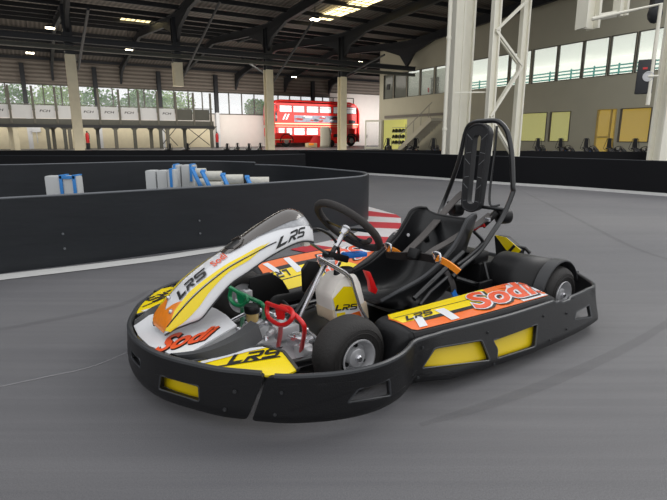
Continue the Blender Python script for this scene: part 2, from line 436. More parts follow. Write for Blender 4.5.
# ------------------------------------------------------------------ hall shell
BW = 44.0
ZC = hb(240, 93, BW)[1]; ZS = hb(240, 115, BW)[1]; ZE = 5.95
def zroof(b): return 6.45+(.085*(b-26) if 26 <= b <= 35 else 0)+(.765-.14*(b-35) if b > 35 else 0)+(.055*(26-b) if b < 26 else 0)
def hall(m, name, mats, **k): return m.build(name, mats, **k)
def hbox(m, a0, a1, b0, b1, z0, z1, mi=0):
    vs = [HP(a, b, z) for z in (z0, z1) for a, b in ((a0, b0), (a1, b0), (a1, b1), (a0, b1))]
    m.add(vs, [(3, 2, 1, 0), (4, 5, 6, 7), (0, 1, 5, 4), (1, 2, 6, 5), (2, 3, 7, 6), (3, 0, 4, 7)], mi)
def local_hall(m):      # same points in the hall's own axes, so ribs follow the hall
    for i, v in enumerate(m.v): m.v[i] = Vector((v.dot(RX), v.dot(DX), v.z))
    return m
def hbuild(m, name, mats, **k):
    o = local_hall(m).build(name, mats, **k); o.rotation_euler = (0, 0, HROT); return o
m = MB(); hbox(m, -30, 38, BW, BW+.2, ZC, 8.5); hbuild(m, 'wall_back_upper', M_clad, kind='structure')
m = MB(); hbox(m, -30, 38, BW, BW+.2, 0, ZS); hbuild(m, 'wall_back_lower', M_wallw, kind='structure')
m = MB(); hbox(m, 25.6, 38, BW-.02, BW+.2, 0, hb(370, 95, BW)[1]); hbuild(m, 'wall_back_right', M_wallw, kind='structure')
m = MB(); hbox(m, 38, 38.2, 28, BW, 0, 8.5); hbuild(m, 'wall_right', M_clad, kind='structure')
m = MB(); hbox(m, -30.2, -30, 10, BW, 0, 8.5); hbuild(m, 'wall_left', M_clad, kind='structure')
# window band in the back wall
k = 0
for i in range(-6, 6):
    a0 = -.0+4.72*i; k += 1
    root = empty('window_%d' % k, HP(a0, BW, ZS), HROT, kind='structure')
    m = MB(); w_ = 4.72; h_ = ZC-ZS
    m.box((w_/2, 0, .04), (w_, .12, .08)); m.box((w_/2, 0, h_-.04), (w_, .12, .08))
    for j in range(5): m.box((w_*j/4, 0, h_/2), (.08, .12, h_))
    m.build('frame', M_frame, root)
    m = MB(); m.box((w_/2, .02, h_/2), (w_, .012, h_)); m.build('pane', M_glass, root)
# trees outside the windows
def tree(a, b, h, rad, label, M, seed):
    rnd = random.Random(seed)
    r = empty('tree', HP(a, b, 0), 0, label, 'tree', 'trees outside the hall windows')
    m = MB(); m.tube([(0, 0, 0), (.1, 0, h*.4), (0, .1, h*.75)], [.16, .12, .05], 8); m.build('trunk', M_bark, r)
    m = MB()
    for i in range(1500):
        th = rnd.uniform(0, 2*PI); ph = math.acos(rnd.uniform(-1, 1)); q = rad*rnd.uniform(.55, 1)*(1+.25*math.sin(3*th+seed)*math.sin(2*ph))
        c = Vector((q*math.sin(ph)*math.cos(th), q*math.sin(ph)*math.sin(th), h*.62+q*.8*math.cos(ph)))
        s = rnd.uniform(.08, .2); e = Vector((rnd.uniform(-1, 1), rnd.uniform(-1, 1), rnd.uniform(-1, 1))).normalized(); f_ = e.orthogonal().normalized()
        m.add([c-e*s, c+f_*s*.6, c+e*s, c-f_*s*.6], [(0, 1, 2, 3)])
    m.build('crown', M, r, weld=False, smooth=False)
TL = ['broad bright green tree seen through the far left windows', 'dense green tree second from the left behind the window band', 'pale green loose tree behind the balcony windows, third from left', 'green tree filling the windows behind the leaning cream column', 'bushy tree behind the middle balcony panels', 'loose light green tree at the right end of the green window view', 'small tree seen through the window just left of the bus']
for i, a in enumerate((-5.5, -1, 2.2, 5.6, 8.8, 12.2, 19.6)):
    tree(a, BW+4+(i % 2)*3.2, 5.6, 2.0 if i < 6 else 1.2, TL[i], (M_leaf, M_leaf2)[i % 3 == 2], i+3)

# roof: low pitched sheets, rafters, purlins
m = MB()
bs = [12, 26, 35, BW+.2]
m.grid([[HP(a, b, zroof(b)+.38) for b in bs] for a in (-31, 39)]); m2 = m
o = hbuild(m, 'ceiling', M_roof, kind='structure')
A0, AS = 1.9, 4.7
frames = [A0+AS*i for i in range(-5, 6)]
def beam_thing(name, label, group, parts, mats=M_steel_dk, cat='beam', loc=(0, 0, 0)):
    r = empty(name, loc, 0, label, cat, group); return r
pos_word = {}
for i, a in enumerate(frames):
    if a > 27: continue
    if a > 20.5: segs = [(26, 30)]
    w_ = ('%s' % ['far left', 'left', 'near left', 'left of the leaning cream column', 'just left of the leaning cream column', 'over the leaning cream column', 'over the short white stub', 'over the cream column at the bus front', 'over the cream column in front of the bus', 'beside the office block', 'above the office block'][i])
    o = HP(a, 26, 0)
    r = empty('roof_rafter', o, 0, 'dark steel roof rafter with haunches, '+w_, 'rafter', 'dark rafters under the hall roof')
    m = MB()
    for b0, b1 in ((12, 26), (26, 35), (35, BW)):
        if a > 21:
            if b1 <= 26: continue
            b0 = max(b0, 30.2)
        m.ibeam(HP(a, b0, zroof(b0)-.05)-o, HP(a, b1, zroof(b1)-.05)-o, .18, .42, .03)
    m.build('rafter', M_steel_dk, r, bevel=0)
    for b0, b1 in ((26, 23.2), (26, 28.8), (BW-.1, BW-3)):
        if a > 21 and b0 == 26: continue
        z0 = 5.1 if b0 == 26 else 4.9; m = MB()
        m.prism([HP(a-.08, b0, z0)-o, HP(a-.08, b0, zroof(b0)-.1)-o, HP(a-.08, b1, zroof(b1)-.2)-o, HP(a-.08, b0+(b1-b0)*.25, z0+.75)-o], RX*.16)
        m.build('haunch', M_steel_dk, r)
# purlins
for j, b in enumerate([13.5, 15.5, 17.5, 19.5, 21.5, 23.5, 25.2, 27.5, 29.5, 31.5, 33.5, 35.2, 37, 39, 41, 43]):
    o = HP(-29.7, b, zroof(b)+.2); m = MB(); m.beam((0, 0, 0), RX*(50.7 if b < 30 else 67.4), .07, .2)
    tag(m.build('purlin', M_steel_dk), 'dark purlin running across under the roof sheets', 'purlin', 'dark purlins under the roof sheets').location = o
# columns of the middle row: dark top, cream lower part
ZW = [4.38, 4.37, 4.34, 4.24]
cl = {5: 'cream steel column with dark top left of the balcony middle, full height', 7: 'cream steel column standing in front of the bus bonnet', 8: 'cream steel column in front of the middle of the bus'}
cu = {5: 79, 6: 182, 7: 270, 8: 342}
for i, a in enumerate(frames):
    if i not in (5, 6, 7, 8): continue
    a = hb(cu[i], 140, 26)[0]; o = HP(a, 26, 0); zt = ZW[i-5]
    if i == 6:
        r = empty('hanging_column_stub', HP(a, 26, 3.3), 0, 'short cream column stub hanging under the long roof beam', 'column stub')
        m = MB(); m.ibeam((0, 0, 0), (0, 0, zt-3.3), .42, .36, .05, up=DX); m.box((0, 0, -.01), (.46, .4, .03), Matrix.Rotation(HROT, 3, 'Z')); m.build('stub', M_cream_col, r)
        m = MB(); m.ibeam((0, 0, zt-3.3), (0, 0, 6.4-3.3), .34, .3, .05, up=DX); m.build('dark_top', M_steel_dk, r)
        continue
    r = empty('hall_column', o, 0, cl[i], 'column')
    m = MB(); m.ibeam((0, 0, 0), (0, 0, zt), .40, .34, .05, up=DX); m.build('cream_shaft', M_cream_col, r)
    m = MB(); m.ibeam((0, 0, zt), (0, 0, 6.4), .36, .3, .05, up=DX); m.build('dark_top', M_steel_dk, r)
# long double beam along the column row
m = MB(); a0, a1 = -20, 21.1; o = HP(a0, 25.7, 0)
r = empty('long_roof_beam', o, 0, 'long dark twin beam running level across the hall at column-top height', 'beam')
for z, hh in ((4.98, .22), (4.62, .14)):
    m = MB(); m.ibeam(Vector((0, 0, z)), RX*(a1-a0)+Vector((0, 0, z)), .2, hh, .03); m.build('chord', M_deck if z < 4.7 else M_steel_dk, r)
# thin diagonal braces
br = [((82, 0), (75, 69), 5), ((51, 21), (67, 61), 5), ((213, 0), (180, 76), 6), ((167, 52), (179, 72), 6), ((312, 13), (274, 82), 7), ((232, 0), (262, 30), 7), ((232, 55), (262, 78), 7), ((380, 55), (346, 75), 8)]
for p, q, i in br:
    a = hb(cu.get(i), 140, 26)[0]
    b1, z1 = ha(p[0], p[1], a); b2, z2 = 26, hb(q[0], q[1], 26)[1]
    b1 = min(max(b1, 20), 34); z1 = min(max(z1, 5), 6.5)
    m = MB(); a += .28; P0 = HP(a, b2, z2); m.tube([(0, 0, 0), HP(a, b1, z1)-P0], .05, 8)
    tag(m.build('diagonal_brace', M_steel_dk), 'thin dark diagonal brace between column and rafter', 'brace', 'thin dark diagonal roof braces').location = P0
# back-wall columns
for i in range(-4, 6):
    a = 0.0+4.72*i
    if a > 26: continue
    o = HP(a, BW-.2, 0); m = MB(); m.ibeam((0, 0, 2.9), (0, 0, 6.0), .3, .3, .04, up=DX)
    r = empty('wall_column', o, 0, 'dark column with white foot against the back wall of the hall', 'column', 'columns along the back wall')
    m.build('shaft', M_steel_dk, r); m = MB(); m.ibeam((0, 0, 0), (0, 0, 2.9), .3, .3, .04, up=DX); m.build('foot', M_panel, r)
# lamps and skylights
def lamp(u, v, b, label):
    a, z = hb(u, v, b); zr = zroof(b)+.1
    r = empty('hanging_lamp', HP(a, b, z), HROT, label, 'lamp', 'small lit lamps under the roof')
    m = MB(); m.box((0, 0, .07), (.42, .25, .1), taper=.7); m.build('housing', M_steel_dk, r)
    m = MB(); m.box((0, 0, 0), (.38, .24, .05)); m.build('diffuser', M_lamp, r)
    if zr > z+.15: m = MB(); m.cyl((0, 0, .1), (0, 0, zr-z+.2), .015, 6); m.build('drop_rod', M_steel_dk, r)
for q, l in zip([(50, 28, 28), (30, 53, 34), (129, 50, 33), (315, 19.5, 21), (360, 62, 36), (294, 77, 40)],
    ['small lit lamp upper left, above another lamp', 'small lit lamp near the left edge under the roof', 'small lit lamp right of the leaning cream column top', 'small lit lamp beside the yellow roof light', 'small lit lamp high above the right end of the bus', 'small faint lamp above the left of the bus']): lamp(*q, l)
def skylight(u0, v0, u1, v1, name, label, b=None):
    # quad on the roof plane near the given pixels
    pts = []
    for u, v in ((u0, v1), (u1, v1), (u1, v0), (u0, v0)):
        d = ray(u, v); z_ = 6.9 if b is None else b; s = (z_-CAMZ)/d.z; pts.append(Vector((d.x*s, d.y*s, z_)))
    return pts
def roof_light(pc, su, sv, label, n=3):
    (u, v) = pc; bb, z = 21.5, 0
    d = ray(u, v); b = 24.0
    for _ in range(12):
        z = zroof(b)+.3; s = (z-CAMZ)/d.z; b = (d*s).dot(DX)
    a = (d*s).dot(RX); b = max(12.5, b)
    r = empty('roof_light', HP(a, b, z), HROT, label, 'roof light', 'yellowish translucent roof lights')
    m = MB(); m.box((0, 0, -.03), (su, sv, .03)); m.build('translucent_panel', M_sky, r)
    m = MB()
    for k in range(n+1): m.box((-su/2+su*k/n, 0, -.05), (.03, sv, .03))
    for k in (-1, 0, 1): m.box((0, k*sv/2, -.05), (su, .03, .03))
    m.build('bars', M_steel_dk, r)
roof_light((364, 1), 1.1, 2.1, 'yellowish roof light at the top edge, nearest')
roof_light((348, 8), 1.1, 2.1, 'yellowish roof light between two others above the office corner')
roof_light((331, 14.5), 1.1, 2.1, 'yellowish roof light, lowest of the row above the bus')
roof_light((128, 18.5), .8, 1.4, 'yellowish roof light above the balcony, left one of two')
roof_light((143, 20), .8, 1.2, 'yellowish roof light above the balcony, right one of two')

# ------------------------------------------------------------------ balcony along the left
MBb = 40.0
zd1 = hb(0, 118, MBb)[1]; zd0 = hb(0, 124, MBb)[1]; zr_ = hb(0, 103.5, MBb)[1]; zp = hb(2, 86, MBb)[1]
r = empty('balcony', HP(-9, MBb, 0), HROT, 'grey steel balcony deck running along the left of the hall', 'balcony')
m = MB(); m.box((10.8, .8, (zd0+zd1)/2), (21.6, 1.8, zd1-zd0)); m.build('deck', M_deck, r, bevel=.02)
m = MB(); m.box((10.8, -.12, zd0-.1), (21.6, .1, .2)); m.build('edge_beam', M_steel_dk, r)
m = MB(); m.box((10.8, .0, zr_+.02), (21.6, .05, .05)); m.build('handrail', M_post, r)
for k_ in range(-6, 11):
    a = -.95+1.335*k_; x = a+9
    if x < 0: continue
    m = MB(); m.box((x, -.08, (zd1+zp)/2-.1), (.14, .14, zp-zd1+.4)); m.build('post', M_post, r, bevel=.01)
for k_ in range(-6, 10):
    x = -.95+1.335*k_+9
    if x < 0: continue
    pn = MB(); pn.box((x+.667, 0, (zd1+zr_)/2), (1.15, .03, zr_-zd1-.08)); p_ = pn.build('rail_panel', M_panel if k_ < 8 else M_deck, r)
    if k_ in (-1, 1, 3, 4, 5, 7):
        tm = MB(); text_on(tm, 'FCH', lambda X, Y, x=x: Vector((x+.33+X*.65, -.02, (zd1+zr_)/2-.02+Y*.16)), bold=.02, shear=.2)
        tm.build('lettering', M_black, p_)
# supports under the balcony
pillar_a = [-1.25, -.55, 3.0, 3.35, 4.0, 4.4, 4.75, 7.0, 8.0, 9.35, 10.2, 10.9, 12.1, 13.6]
pu = [37, 44, 52, 57, 64, 72, 99, 116, 135, 153, 161, 168, 187, 212]
pw = ['pale pillar with a curved bracket at the left end under the balcony']
for j, u in enumerate([11, 16, 48, 54, 65, 70, 99, 116, 135, 153, 161, 168, 187, 212]):
    a = hb(u, 135, MBb-.1)[0]; o = HP(a, MBb-.02 if j % 3 else MBb+.6, 0)
    m = MB(); m.box((0, 0, zd0/2), (.22 if j > 1 else .3, .2, zd0), Matrix.Rotation(HROT, 3, 'Z')); 
    P = [Vector((0, 0, zd0-.35))-RX*.1, Vector((0, 0, zd0))-RX*.45, Vector((0, 0, zd0))+RX*.45, Vector((0, 0, zd0-.35))+RX*.1]
    m.prism([p-DX*.08 for p in P], DX*.16)
    tag(m.build('balcony_pillar', M_cream_col if j < 2 else (M_post if j % 2 else M_deck), bevel=.0), 'steel pillar with flared bracket holding up the balcony deck', 'pillar', 'pillars under the left balcony').location = o
# cross bracing under the balcony right end
for (u0, u1) in ((167, 172), (187, 210)):
    a0, a1 = hb(u0 if u0 > 180 else 160, 125, MBb+.3)[0], hb(u1 if u0 > 180 else 178, 148, MBb+.3)[0]
    o = HP(a0, MBb+.3, 0); m = MB()
    m.tube([Vector((0, 0, .2)), RX*(a1-a0)+Vector((0, 0, zd0-.1))], .03, 6); m.tube([Vector((0, 0, zd0-.1)), RX*(a1-a0)+Vector((0, 0, .2))], .03, 6)
    tag(m.build('cross_brace', M_steel_dk), 'crossed dark rods under the '+('right end of the balcony' if u0 > 180 else 'balcony left of its last bay'), 'brace').location = o
# block wall behind the balcony
m = MB(); hbox(m, -20, 13.6, BW-.35, BW-.2, 0, 1.9); hbuild(m, 'wall_back_blockwork', M_wallc, kind='structure')
# red extinguishers
M_red2 = mat('red_enamel', (196, 26, 30), rough=.35, coat=.3)
for u, lab in ((88, 'red fire extinguisher right of the leaning cream column'), (217, 'red fire extinguisher beside the last pillar of the balcony')):
    a, z = hb(u, 145, MBb-.3); o = HP(a, MBb-.4, 0)
    r = empty('fire_extinguisher', o, 0, lab, 'extinguisher')
    m = MB(); m.lathe([(0, 0), (.11, 0), (.12, .05), (.12, .55), (.08, .66), (.03, .7), (0, .7)], Matrix.Translation((0, 0, .45)), 16); m.build('bottle', M_red2, r)
    m = MB(); m.box((0, 0, 1.2), (.1, .04, .1)); m.tube([(.03, 0, 1.18), (.16, 0, 1.05), (.15, 0, .7)], .015, 6); m.build('valve', M_black, r)
    m = MB(); m.box((0, 0, .22), (.2, .2, .44)); m.build('stand', M_steel_dk, r)
# wall box
a, z = hb(36, 128, BW-.5); m = MB(); m.box((0, 0, 0), (.55, .2, .6), Matrix.Rotation(HROT, 3, 'Z')); m.box((-.25, 0, .35), (.08, .1, .3), Matrix.Rotation(HROT, 3, 'Z')); m.tube([(0, 0, -.3), (0, 0, -1.1)], .03, 6)
tag(m.build('wall_box', M_panel, bevel=.01), 'grey utility box on the cream wall under the balcony', 'utility box').location = HP(a, BW-.5, z)

# faint marks on the track
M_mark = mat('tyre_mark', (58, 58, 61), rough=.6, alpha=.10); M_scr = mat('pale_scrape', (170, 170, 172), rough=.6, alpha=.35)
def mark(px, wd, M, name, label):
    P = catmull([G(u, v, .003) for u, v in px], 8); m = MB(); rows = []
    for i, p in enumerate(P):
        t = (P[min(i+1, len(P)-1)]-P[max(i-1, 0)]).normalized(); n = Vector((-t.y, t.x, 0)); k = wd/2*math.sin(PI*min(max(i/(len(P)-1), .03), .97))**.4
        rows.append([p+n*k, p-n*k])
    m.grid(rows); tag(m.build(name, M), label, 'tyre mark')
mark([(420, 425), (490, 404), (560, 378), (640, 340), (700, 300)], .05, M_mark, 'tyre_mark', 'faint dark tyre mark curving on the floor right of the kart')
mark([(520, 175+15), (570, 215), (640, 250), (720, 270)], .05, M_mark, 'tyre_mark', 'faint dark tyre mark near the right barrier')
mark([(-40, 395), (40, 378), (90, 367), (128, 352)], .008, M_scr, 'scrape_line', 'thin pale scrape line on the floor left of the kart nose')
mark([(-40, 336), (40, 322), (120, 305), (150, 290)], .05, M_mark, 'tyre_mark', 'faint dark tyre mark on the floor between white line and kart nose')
# ------------------------------------------------------------------ red double-decker bus
M_busred = mat('bus_red', (226, 34, 28), rough=.3, coat=.4, var=.08)
M_buscream = mat('bus_cream', (226, 205, 160), rough=.5)
M_tyre_far = mat('far_tyre', (24, 24, 26), rough=.8)
M_hub = mat('hub_grey', (150, 148, 144), rough=.5, metal=.3)
M_dark = mat('dark_interior', (38, 30, 30), rough=.8)
M_busglass = mat('bus_glass', (238, 241, 241), rough=.12, alpha=.6, spec=.8, emis=.08)  # pale tint and faint glow paint sky glare into the panes
BB = 41.2
ba0, ba1 = hb(272.5, 100, BB)[0], hb(359.5, 111, BB)[0]
zt = hb(300, 100.5, BB)[1]; BL = ba1-ba0; HH = zt
bus = empty('double_decker_bus', HP(ba0, BB, 0), HROT, 'red vintage double-decker bus parked behind two cream columns', 'bus')
def bx(u): return hb(u, 120, BB)[0]-ba0
def bz(v, u=300): return hb(u, v, BB)[1]
W2 = 2.1
m = MB()
def wallpanel(m, holes, x0, x1, z0, z1, y, corner=.0):
    outer = [(x0, z0), (x1, z0), (x1, z1), (x0, z1)]
    sheet(m, outer, holes, lambda x, z, o: Vector((x, y+o, z)), 3.0, thick=.05)
uz0, uz1 = bz(112.5), bz(105.8); lz0, lz1 = bz(135), bz(128)
holes = []; panes = []
for a_, b_ in ((274, 277.5), (279.5, 292), (293.2, 304.5), (306.5, 318.5), (319.5, 331), (333, 344), (345.5, 356)):
    holes.append([(bx(a_), uz0), (bx(b_), uz0), (bx(b_), uz1), (bx(a_), uz1)]); panes.append(holes[-1])
for a_, b_ in ((286, 292), (293.5, 304.8), (306.2, 318), (320, 331)):
    holes.append([(bx(a_), lz0), (bx(b_), lz0), (bx(b_), lz1), (bx(a_), lz1)]); panes.append(holes[-1])
# platform doorway at the rear and cab area at the front
holes.append([(bx(348), .5), (bx(355), .5), (bx(355), lz1), (bx(348), lz1)])
cabx = bx(277)
for a_, b_ in ((273.5, 276.5), (278, 284.5)):
    holes.append([(bx(a_), lz0-.02), (bx(b_), lz0-.02), (bx(b_), lz1), (bx(a_), lz1)]); panes.append(holes[-1])
wallpanel(m, holes, .25, BL-.35, .35, HH-.25, 0)
m.build('side_panel', M_busred, bus)
m = MB(); wallpanel(m, [[(h[0][0], h[0][1]), (h[1][0], h[1][1]), (h[2][0], h[2][1]), (h[3][0], h[3][1])] for h in panes], .25, BL-.35, .35, HH-.25, W2)
m.build('far_side_panel', M_busred, bus)
# rounded ends and roof
m = MB(); rows = []
for y in (0, .15, W2-.15, W2):
    dz = -.12 if y in (0, W2) else 0
    rows.append([Vector((x, y, z+dz*(1 if z > 2 else 0))) for x, z in ((.02, 1.9), (.02, HH-.75), (.08, HH-.3), (.3, HH-.06), (.8, HH+.02), (BL/2, HH+.03), (BL-1.1, HH-.0), (BL-.5, HH-.12), (BL-.15, HH-.45), (BL-.02, HH-.9), (BL, 1.9), (BL, .4))])
m.grid(rows); m.build('roof', M_busred, bus, solid=.05)
m = MB(); m.box((.25, W2/2, 1.0), (.08, W2-.1, 1.7)); m.build('front_bulkhead', M_busred, bus)
m = MB(); m.box((BL/2, W2/2, .42), (BL-.6, W2-.1, .1)); m.box((BL/2, W2/2, lz1+.25), (BL-.6, W2-.1, .08)); m.build('decks', M_dark, bus)
m = MB(); m.box((BL/2, -.04, bz(123.8)), (BL-.3, .04, .09)); m.build('cream_band', M_buscream, bus)
m = MB(); m.box((BL/2, -.04, bz(126.3)), (BL-.4, .03, .03)); m.build('lower_band', M_buscream, bus)
for i, h in enumerate(panes):
    cx, cz = (h[0][0]+h[1][0])/2, (h[0][1]+h[2][1])/2; ww, hh = abs(h[1][0]-h[0][0]), abs(h[2][1]-h[0][1])
    m = MB()
    for s in (-1, 1): m.box((cx+s*ww/2, -.03, cz), (.04, .04, hh)); m.box((cx, -.03, cz+s*hh/2), (ww, .04, .04))
    m.box((cx, -.03, cz+hh*.18), (ww, .03, .025))
    f = m.build('window_frame', M_steel_dk, bus)
    m = MB(); m.box((cx, .0, cz), (ww, .012, hh)); m.build('pane', M_busglass, f)
# long advertising picture
M_ad = mat('grey_photo_banner', (120, 126, 140), rough=.5, var=.75, vscale=3)
m = MB(); ax0, ax1 = bx(294), bx(339); az0, az1 = bz(122.2), bz(115.3)
m.box(((ax0+ax1)/2, -.045, (az0+az1)/2), (ax1-ax0, .03, az1-az0)); ad = m.build('picture_banner', M_ad, bus)
rnd = random.Random(5)
Mads = [mat('banner_white', (222, 224, 228)), mat('banner_dark', (42, 44, 54)), mat('banner_red', (150, 50, 50))]
for k in range(16):
    x = rnd.uniform(ax0+.3, ax1-.3); z = rnd.uniform(az0+.1, az1-.1); m = MB(); L_ = rnd.uniform(.15, .5)
    m.prism([(x-L_, -.062, z-.05), (x+L_*.6, -.062, z-.08), (x+L_, -.062, z+.03), (x-L_*.3, -.062, z+.1)], (0, -.004, 0))
    m.build('printed_car', Mads[k % 3 if k % 5 else 2], ad)
# double slash mark
m = MB()
for k in (0, 1):
    x = bx(282.2)+k*.3; z0, z1 = bz(119.8), bz(114.2)
    m.prism([(x, -.05, z0), (x+.14, -.05, z0), (x+.4, -.05, z1), (x+.26, -.05, z1)], (0, -.01, 0))
m.build('double_slash_mark', Mads[0], bus)
m = MB(); m.box((bx(352), -.04, bz(121)), (.75, .02, .3)); m.build('route_plate', M_steel_dk, bus)
m = MB(); m.box((bx(276.2), -.04, bz(117.5)), (.2, .02, .75)); pl = m.build('number_plate', M_steel_dk, bus)
tm = MB(); text_on(tm, '32', lambda X, Y: Vector((bx(276.2)-.09+X*.18, -.055, bz(117.5)-.1+Y*.22))); tm.build('lettering', M_panel, pl)
# bonnet, wing, wheels
m = MB(); m.box((.85, .1, .95), (1.5, .4, .55)); m.build('bonnet', M_busred, bus, bevel=.12)
m = MB(); m.box((bx(283), -.06, bz(139.5)), (1.7, .05, .06)); m.build('cream_coachline', M_buscream, bus)
for x in (bx(286), bx(351.5)):
    m = MB(); M_ = Matrix.Translation((x, .12, .5)) @ Matrix.Rotation(PI/2, 4, 'X')
    m.lathe([(.2, .14), (.42, .15), (.48, .1), (.5, 0), (.48, -.1), (.42, -.12), (.2, -.12)], M_, 24); wh = m.build('wheel', M_tyre_far, bus)
    m = MB(); m.lathe([(0, .2), (.1, .2), (.14, .15), (.24, .15), (.25, .1)], M_, 20); m.build('hub', M_hub, wh)
    m = MB(); m.lathe([(.56, .22), (.66, .22), (.66, 0), (.56, 0)], M_, 20, a0=-.1, a1=PI+.1); m.build('wheel_arch', M_dark, bus)
m = MB()
for k in range(4): m.box((2.2+k*1.4, 1.1, lz0-.3), (.35, 1.6, .6)); m.box((2.2+k*1.4, 1.1, uz0-.25), (.35, 1.6, .5))
m.build('seats', M_dark, bus, bevel=.04)

# things in front of the bus
b_ = 37.5
def base(u, b=b_): return HP(hb(u, 140, b)[0], b, 0)
z1 = hb(325, 127, b_)[1]
m = MB(); m.grid([[Vector((x*.5+.06*math.sin(z*2), -.1*math.cos(x*PI/2), z)) for x in (-1, -.6, 0, .6, 1)] for z in [z1*k/8 for k in range(8)]]+[[Vector((x*.38, -.08*math.cos(x*PI/2), z1)) for x in (-1, -.6, 0, .6, 1)]])
o = m.build('white_board', mat('off_white_board', (228, 222, 204), rough=.7), solid=.05); o.location = base(325); o.rotation_euler = (0, 0, HROT)
tag(o, 'tall white curved board leaning in front of the bus', 'board')
r = empty('arcade_box', base(311), HROT, 'small cream box with a glowing orange front below the bus windows', 'box')
zb = hb(311, 143, b_)[1]; m = MB(); m.box((0, 0, zb/2), (.9, .5, zb)); m.build('casing', M_buscream, r, bevel=.04)
m = MB(); m.box((-.12, -.26, zb*.72), (.45, .02, zb*.4)); m.build('orange_front', mat('orange_panel', (245, 140, 30), rough=.5, emis=.5), r, bevel=.02)
r = empty('draped_cloth', base(316, 38.2), HROT, 'red cloth draped over a stand between the box and the white board', 'cloth')
zc = hb(316, 136, 38.2)[1]; m = MB(); rows = []
for i in range(9):
    t = i/8; rows.append([Vector(((.25+.75*(1-t))*math.cos(k*PI/8)*(1+.08*math.sin(k*3)), (.2+.3*(1-t))*-math.sin(k*PI/8), zc*t)) for k in range(9)])
m.grid(rows); m.build('cloth', mat('red_cloth', (214, 40, 44), rough=.7), r)
r = empty('red_car', base(336, 38.0), HROT, 'small red car with a dark wheel half hidden by the column before the bus', 'car')
zc = hb(336, 133, 38)[1]; m = MB()
m.prism([(-.9, 0, .3), (1.0, 0, .3), (1.0, 0, zc*.62), (.6, 0, zc*.66), (.45, 0, zc), (-.35, 0, zc), (-.6, 0, zc*.66), (-.9, 0, zc*.6)], (0, 1.2, 0)); m.build('body', M_busred, r, bevel=.05)
m = MB(); m.prism([(-.28, -.01, zc*.7), (.36, -.01, zc*.7), (.36, -.01, zc*.93), (-.24, -.01, zc*.93)], (0, .02, 0)); m.build('side_glass', M_dark, r)
for x in (-.5, .65):
    m = MB(); M_ = Matrix.Translation((x, 0, .3)) @ Matrix.Rotation(PI/2, 4, 'X'); m.lathe([(0, .06), (.15, .08), (.3, .08), (.32, 0), (.3, -.1)], M_, 20); m.build('wheel', M_tyre_far, r)

# ------------------------------------------------------------------ office block on the right
BA = 21.3
def bz_(u, v): return ha(u, v, BA)
bE = ha(381, 60, BA)[0]
wz0, wz1 = ha(527, 84, BA)[1], ha(527, 51, BA)[1]
gz0, gz1 = ha(523, 141, BA)[1], ha(523, 113.5, BA)[1]
def bcoord(u): return ha(u, 120, BA)[0]
UP = [(383, 392), (393, 405), (406, 418), (419, 432), (433.5, 447), (449, 466), (468, 485), (487, 504.5), (506, 526), (528, 551), (552.5, 575.5), (577, 600.5), (602.5, 626.5), (628.5, 660), (662, 692)]
GF = [(383, 407), (513, 546.5), (550, 570), (597, 615.5), (620, 650.5), (656, 690)]
holes = []
def bw(u0, u1, z0, z1): return [(bcoord(u0), z0), (bcoord(u0), z1), (bcoord(u1), z1), (bcoord(u1), z0)]
def shallow(hs): return hs
for u0, u1 in UP: holes.append(bw(u0, u1, wz0, wz1))
for i, (u0, u1) in enumerate(GF): holes.append(bw(u0, u1, 0.02 if i in (0, 3) else gz0, gz1))
b0 = 4.0
m = MB(); sheet(m, [(b0, 0), (bE, 0), (bE, 8), (b0, 8)], holes, lambda b, z, o: Vector((BA+.05+o, b, z)), 6, thick=.08)
o = m.build('wall_office_front', M_bld, kind='structure'); o.rotation_euler = (0, 0, HROT)
def hloc(name, M, m, **k):
    o = m.build(name, M, **k); o.rotation_euler = (0, 0, HROT); return o
m = MB(); m.box((BA+6, bE+.05, 4), (12, .1, 8)); hloc('wall_office_end', M_bld, m, kind='structure')
M_in = mat('office_inner_white', (236, 238, 230), rough=.8, emis=.75, emis_rgb=(250, 255, 246))  # office ceiling and inner walls glow, room lighting put into their material
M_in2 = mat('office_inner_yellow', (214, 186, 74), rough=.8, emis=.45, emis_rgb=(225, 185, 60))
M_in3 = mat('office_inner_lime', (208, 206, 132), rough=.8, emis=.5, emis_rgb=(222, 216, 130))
M_infl = mat('office_floor', (120, 112, 100), rough=.8)
m = MB(); m.box((BA+5, (b0+bE)/2, wz0-.35), (9.4, bE-b0, .12)); hloc('floor_office_upper', M_infl, m, kind='structure')
m = MB(); m.box((BA+5, (b0+bE)/2, wz1+.35), (9.4, bE-b0, .12)); hloc('ceiling_office', M_in, m, kind='structure')
bY = ha(583, 120, BA+2.6)[0]
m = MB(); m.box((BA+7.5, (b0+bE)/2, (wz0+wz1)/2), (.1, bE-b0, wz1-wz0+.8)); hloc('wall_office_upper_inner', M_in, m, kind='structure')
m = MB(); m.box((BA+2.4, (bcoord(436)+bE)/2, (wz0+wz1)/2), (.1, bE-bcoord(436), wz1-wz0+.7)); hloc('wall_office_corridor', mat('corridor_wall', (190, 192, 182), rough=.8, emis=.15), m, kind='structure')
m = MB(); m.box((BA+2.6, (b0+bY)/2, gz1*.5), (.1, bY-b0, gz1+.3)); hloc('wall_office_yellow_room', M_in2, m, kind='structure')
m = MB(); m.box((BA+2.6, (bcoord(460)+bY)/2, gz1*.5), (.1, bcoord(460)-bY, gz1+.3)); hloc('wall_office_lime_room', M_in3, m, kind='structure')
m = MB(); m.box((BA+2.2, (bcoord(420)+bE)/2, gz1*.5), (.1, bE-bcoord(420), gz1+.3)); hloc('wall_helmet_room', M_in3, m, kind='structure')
kw = 20
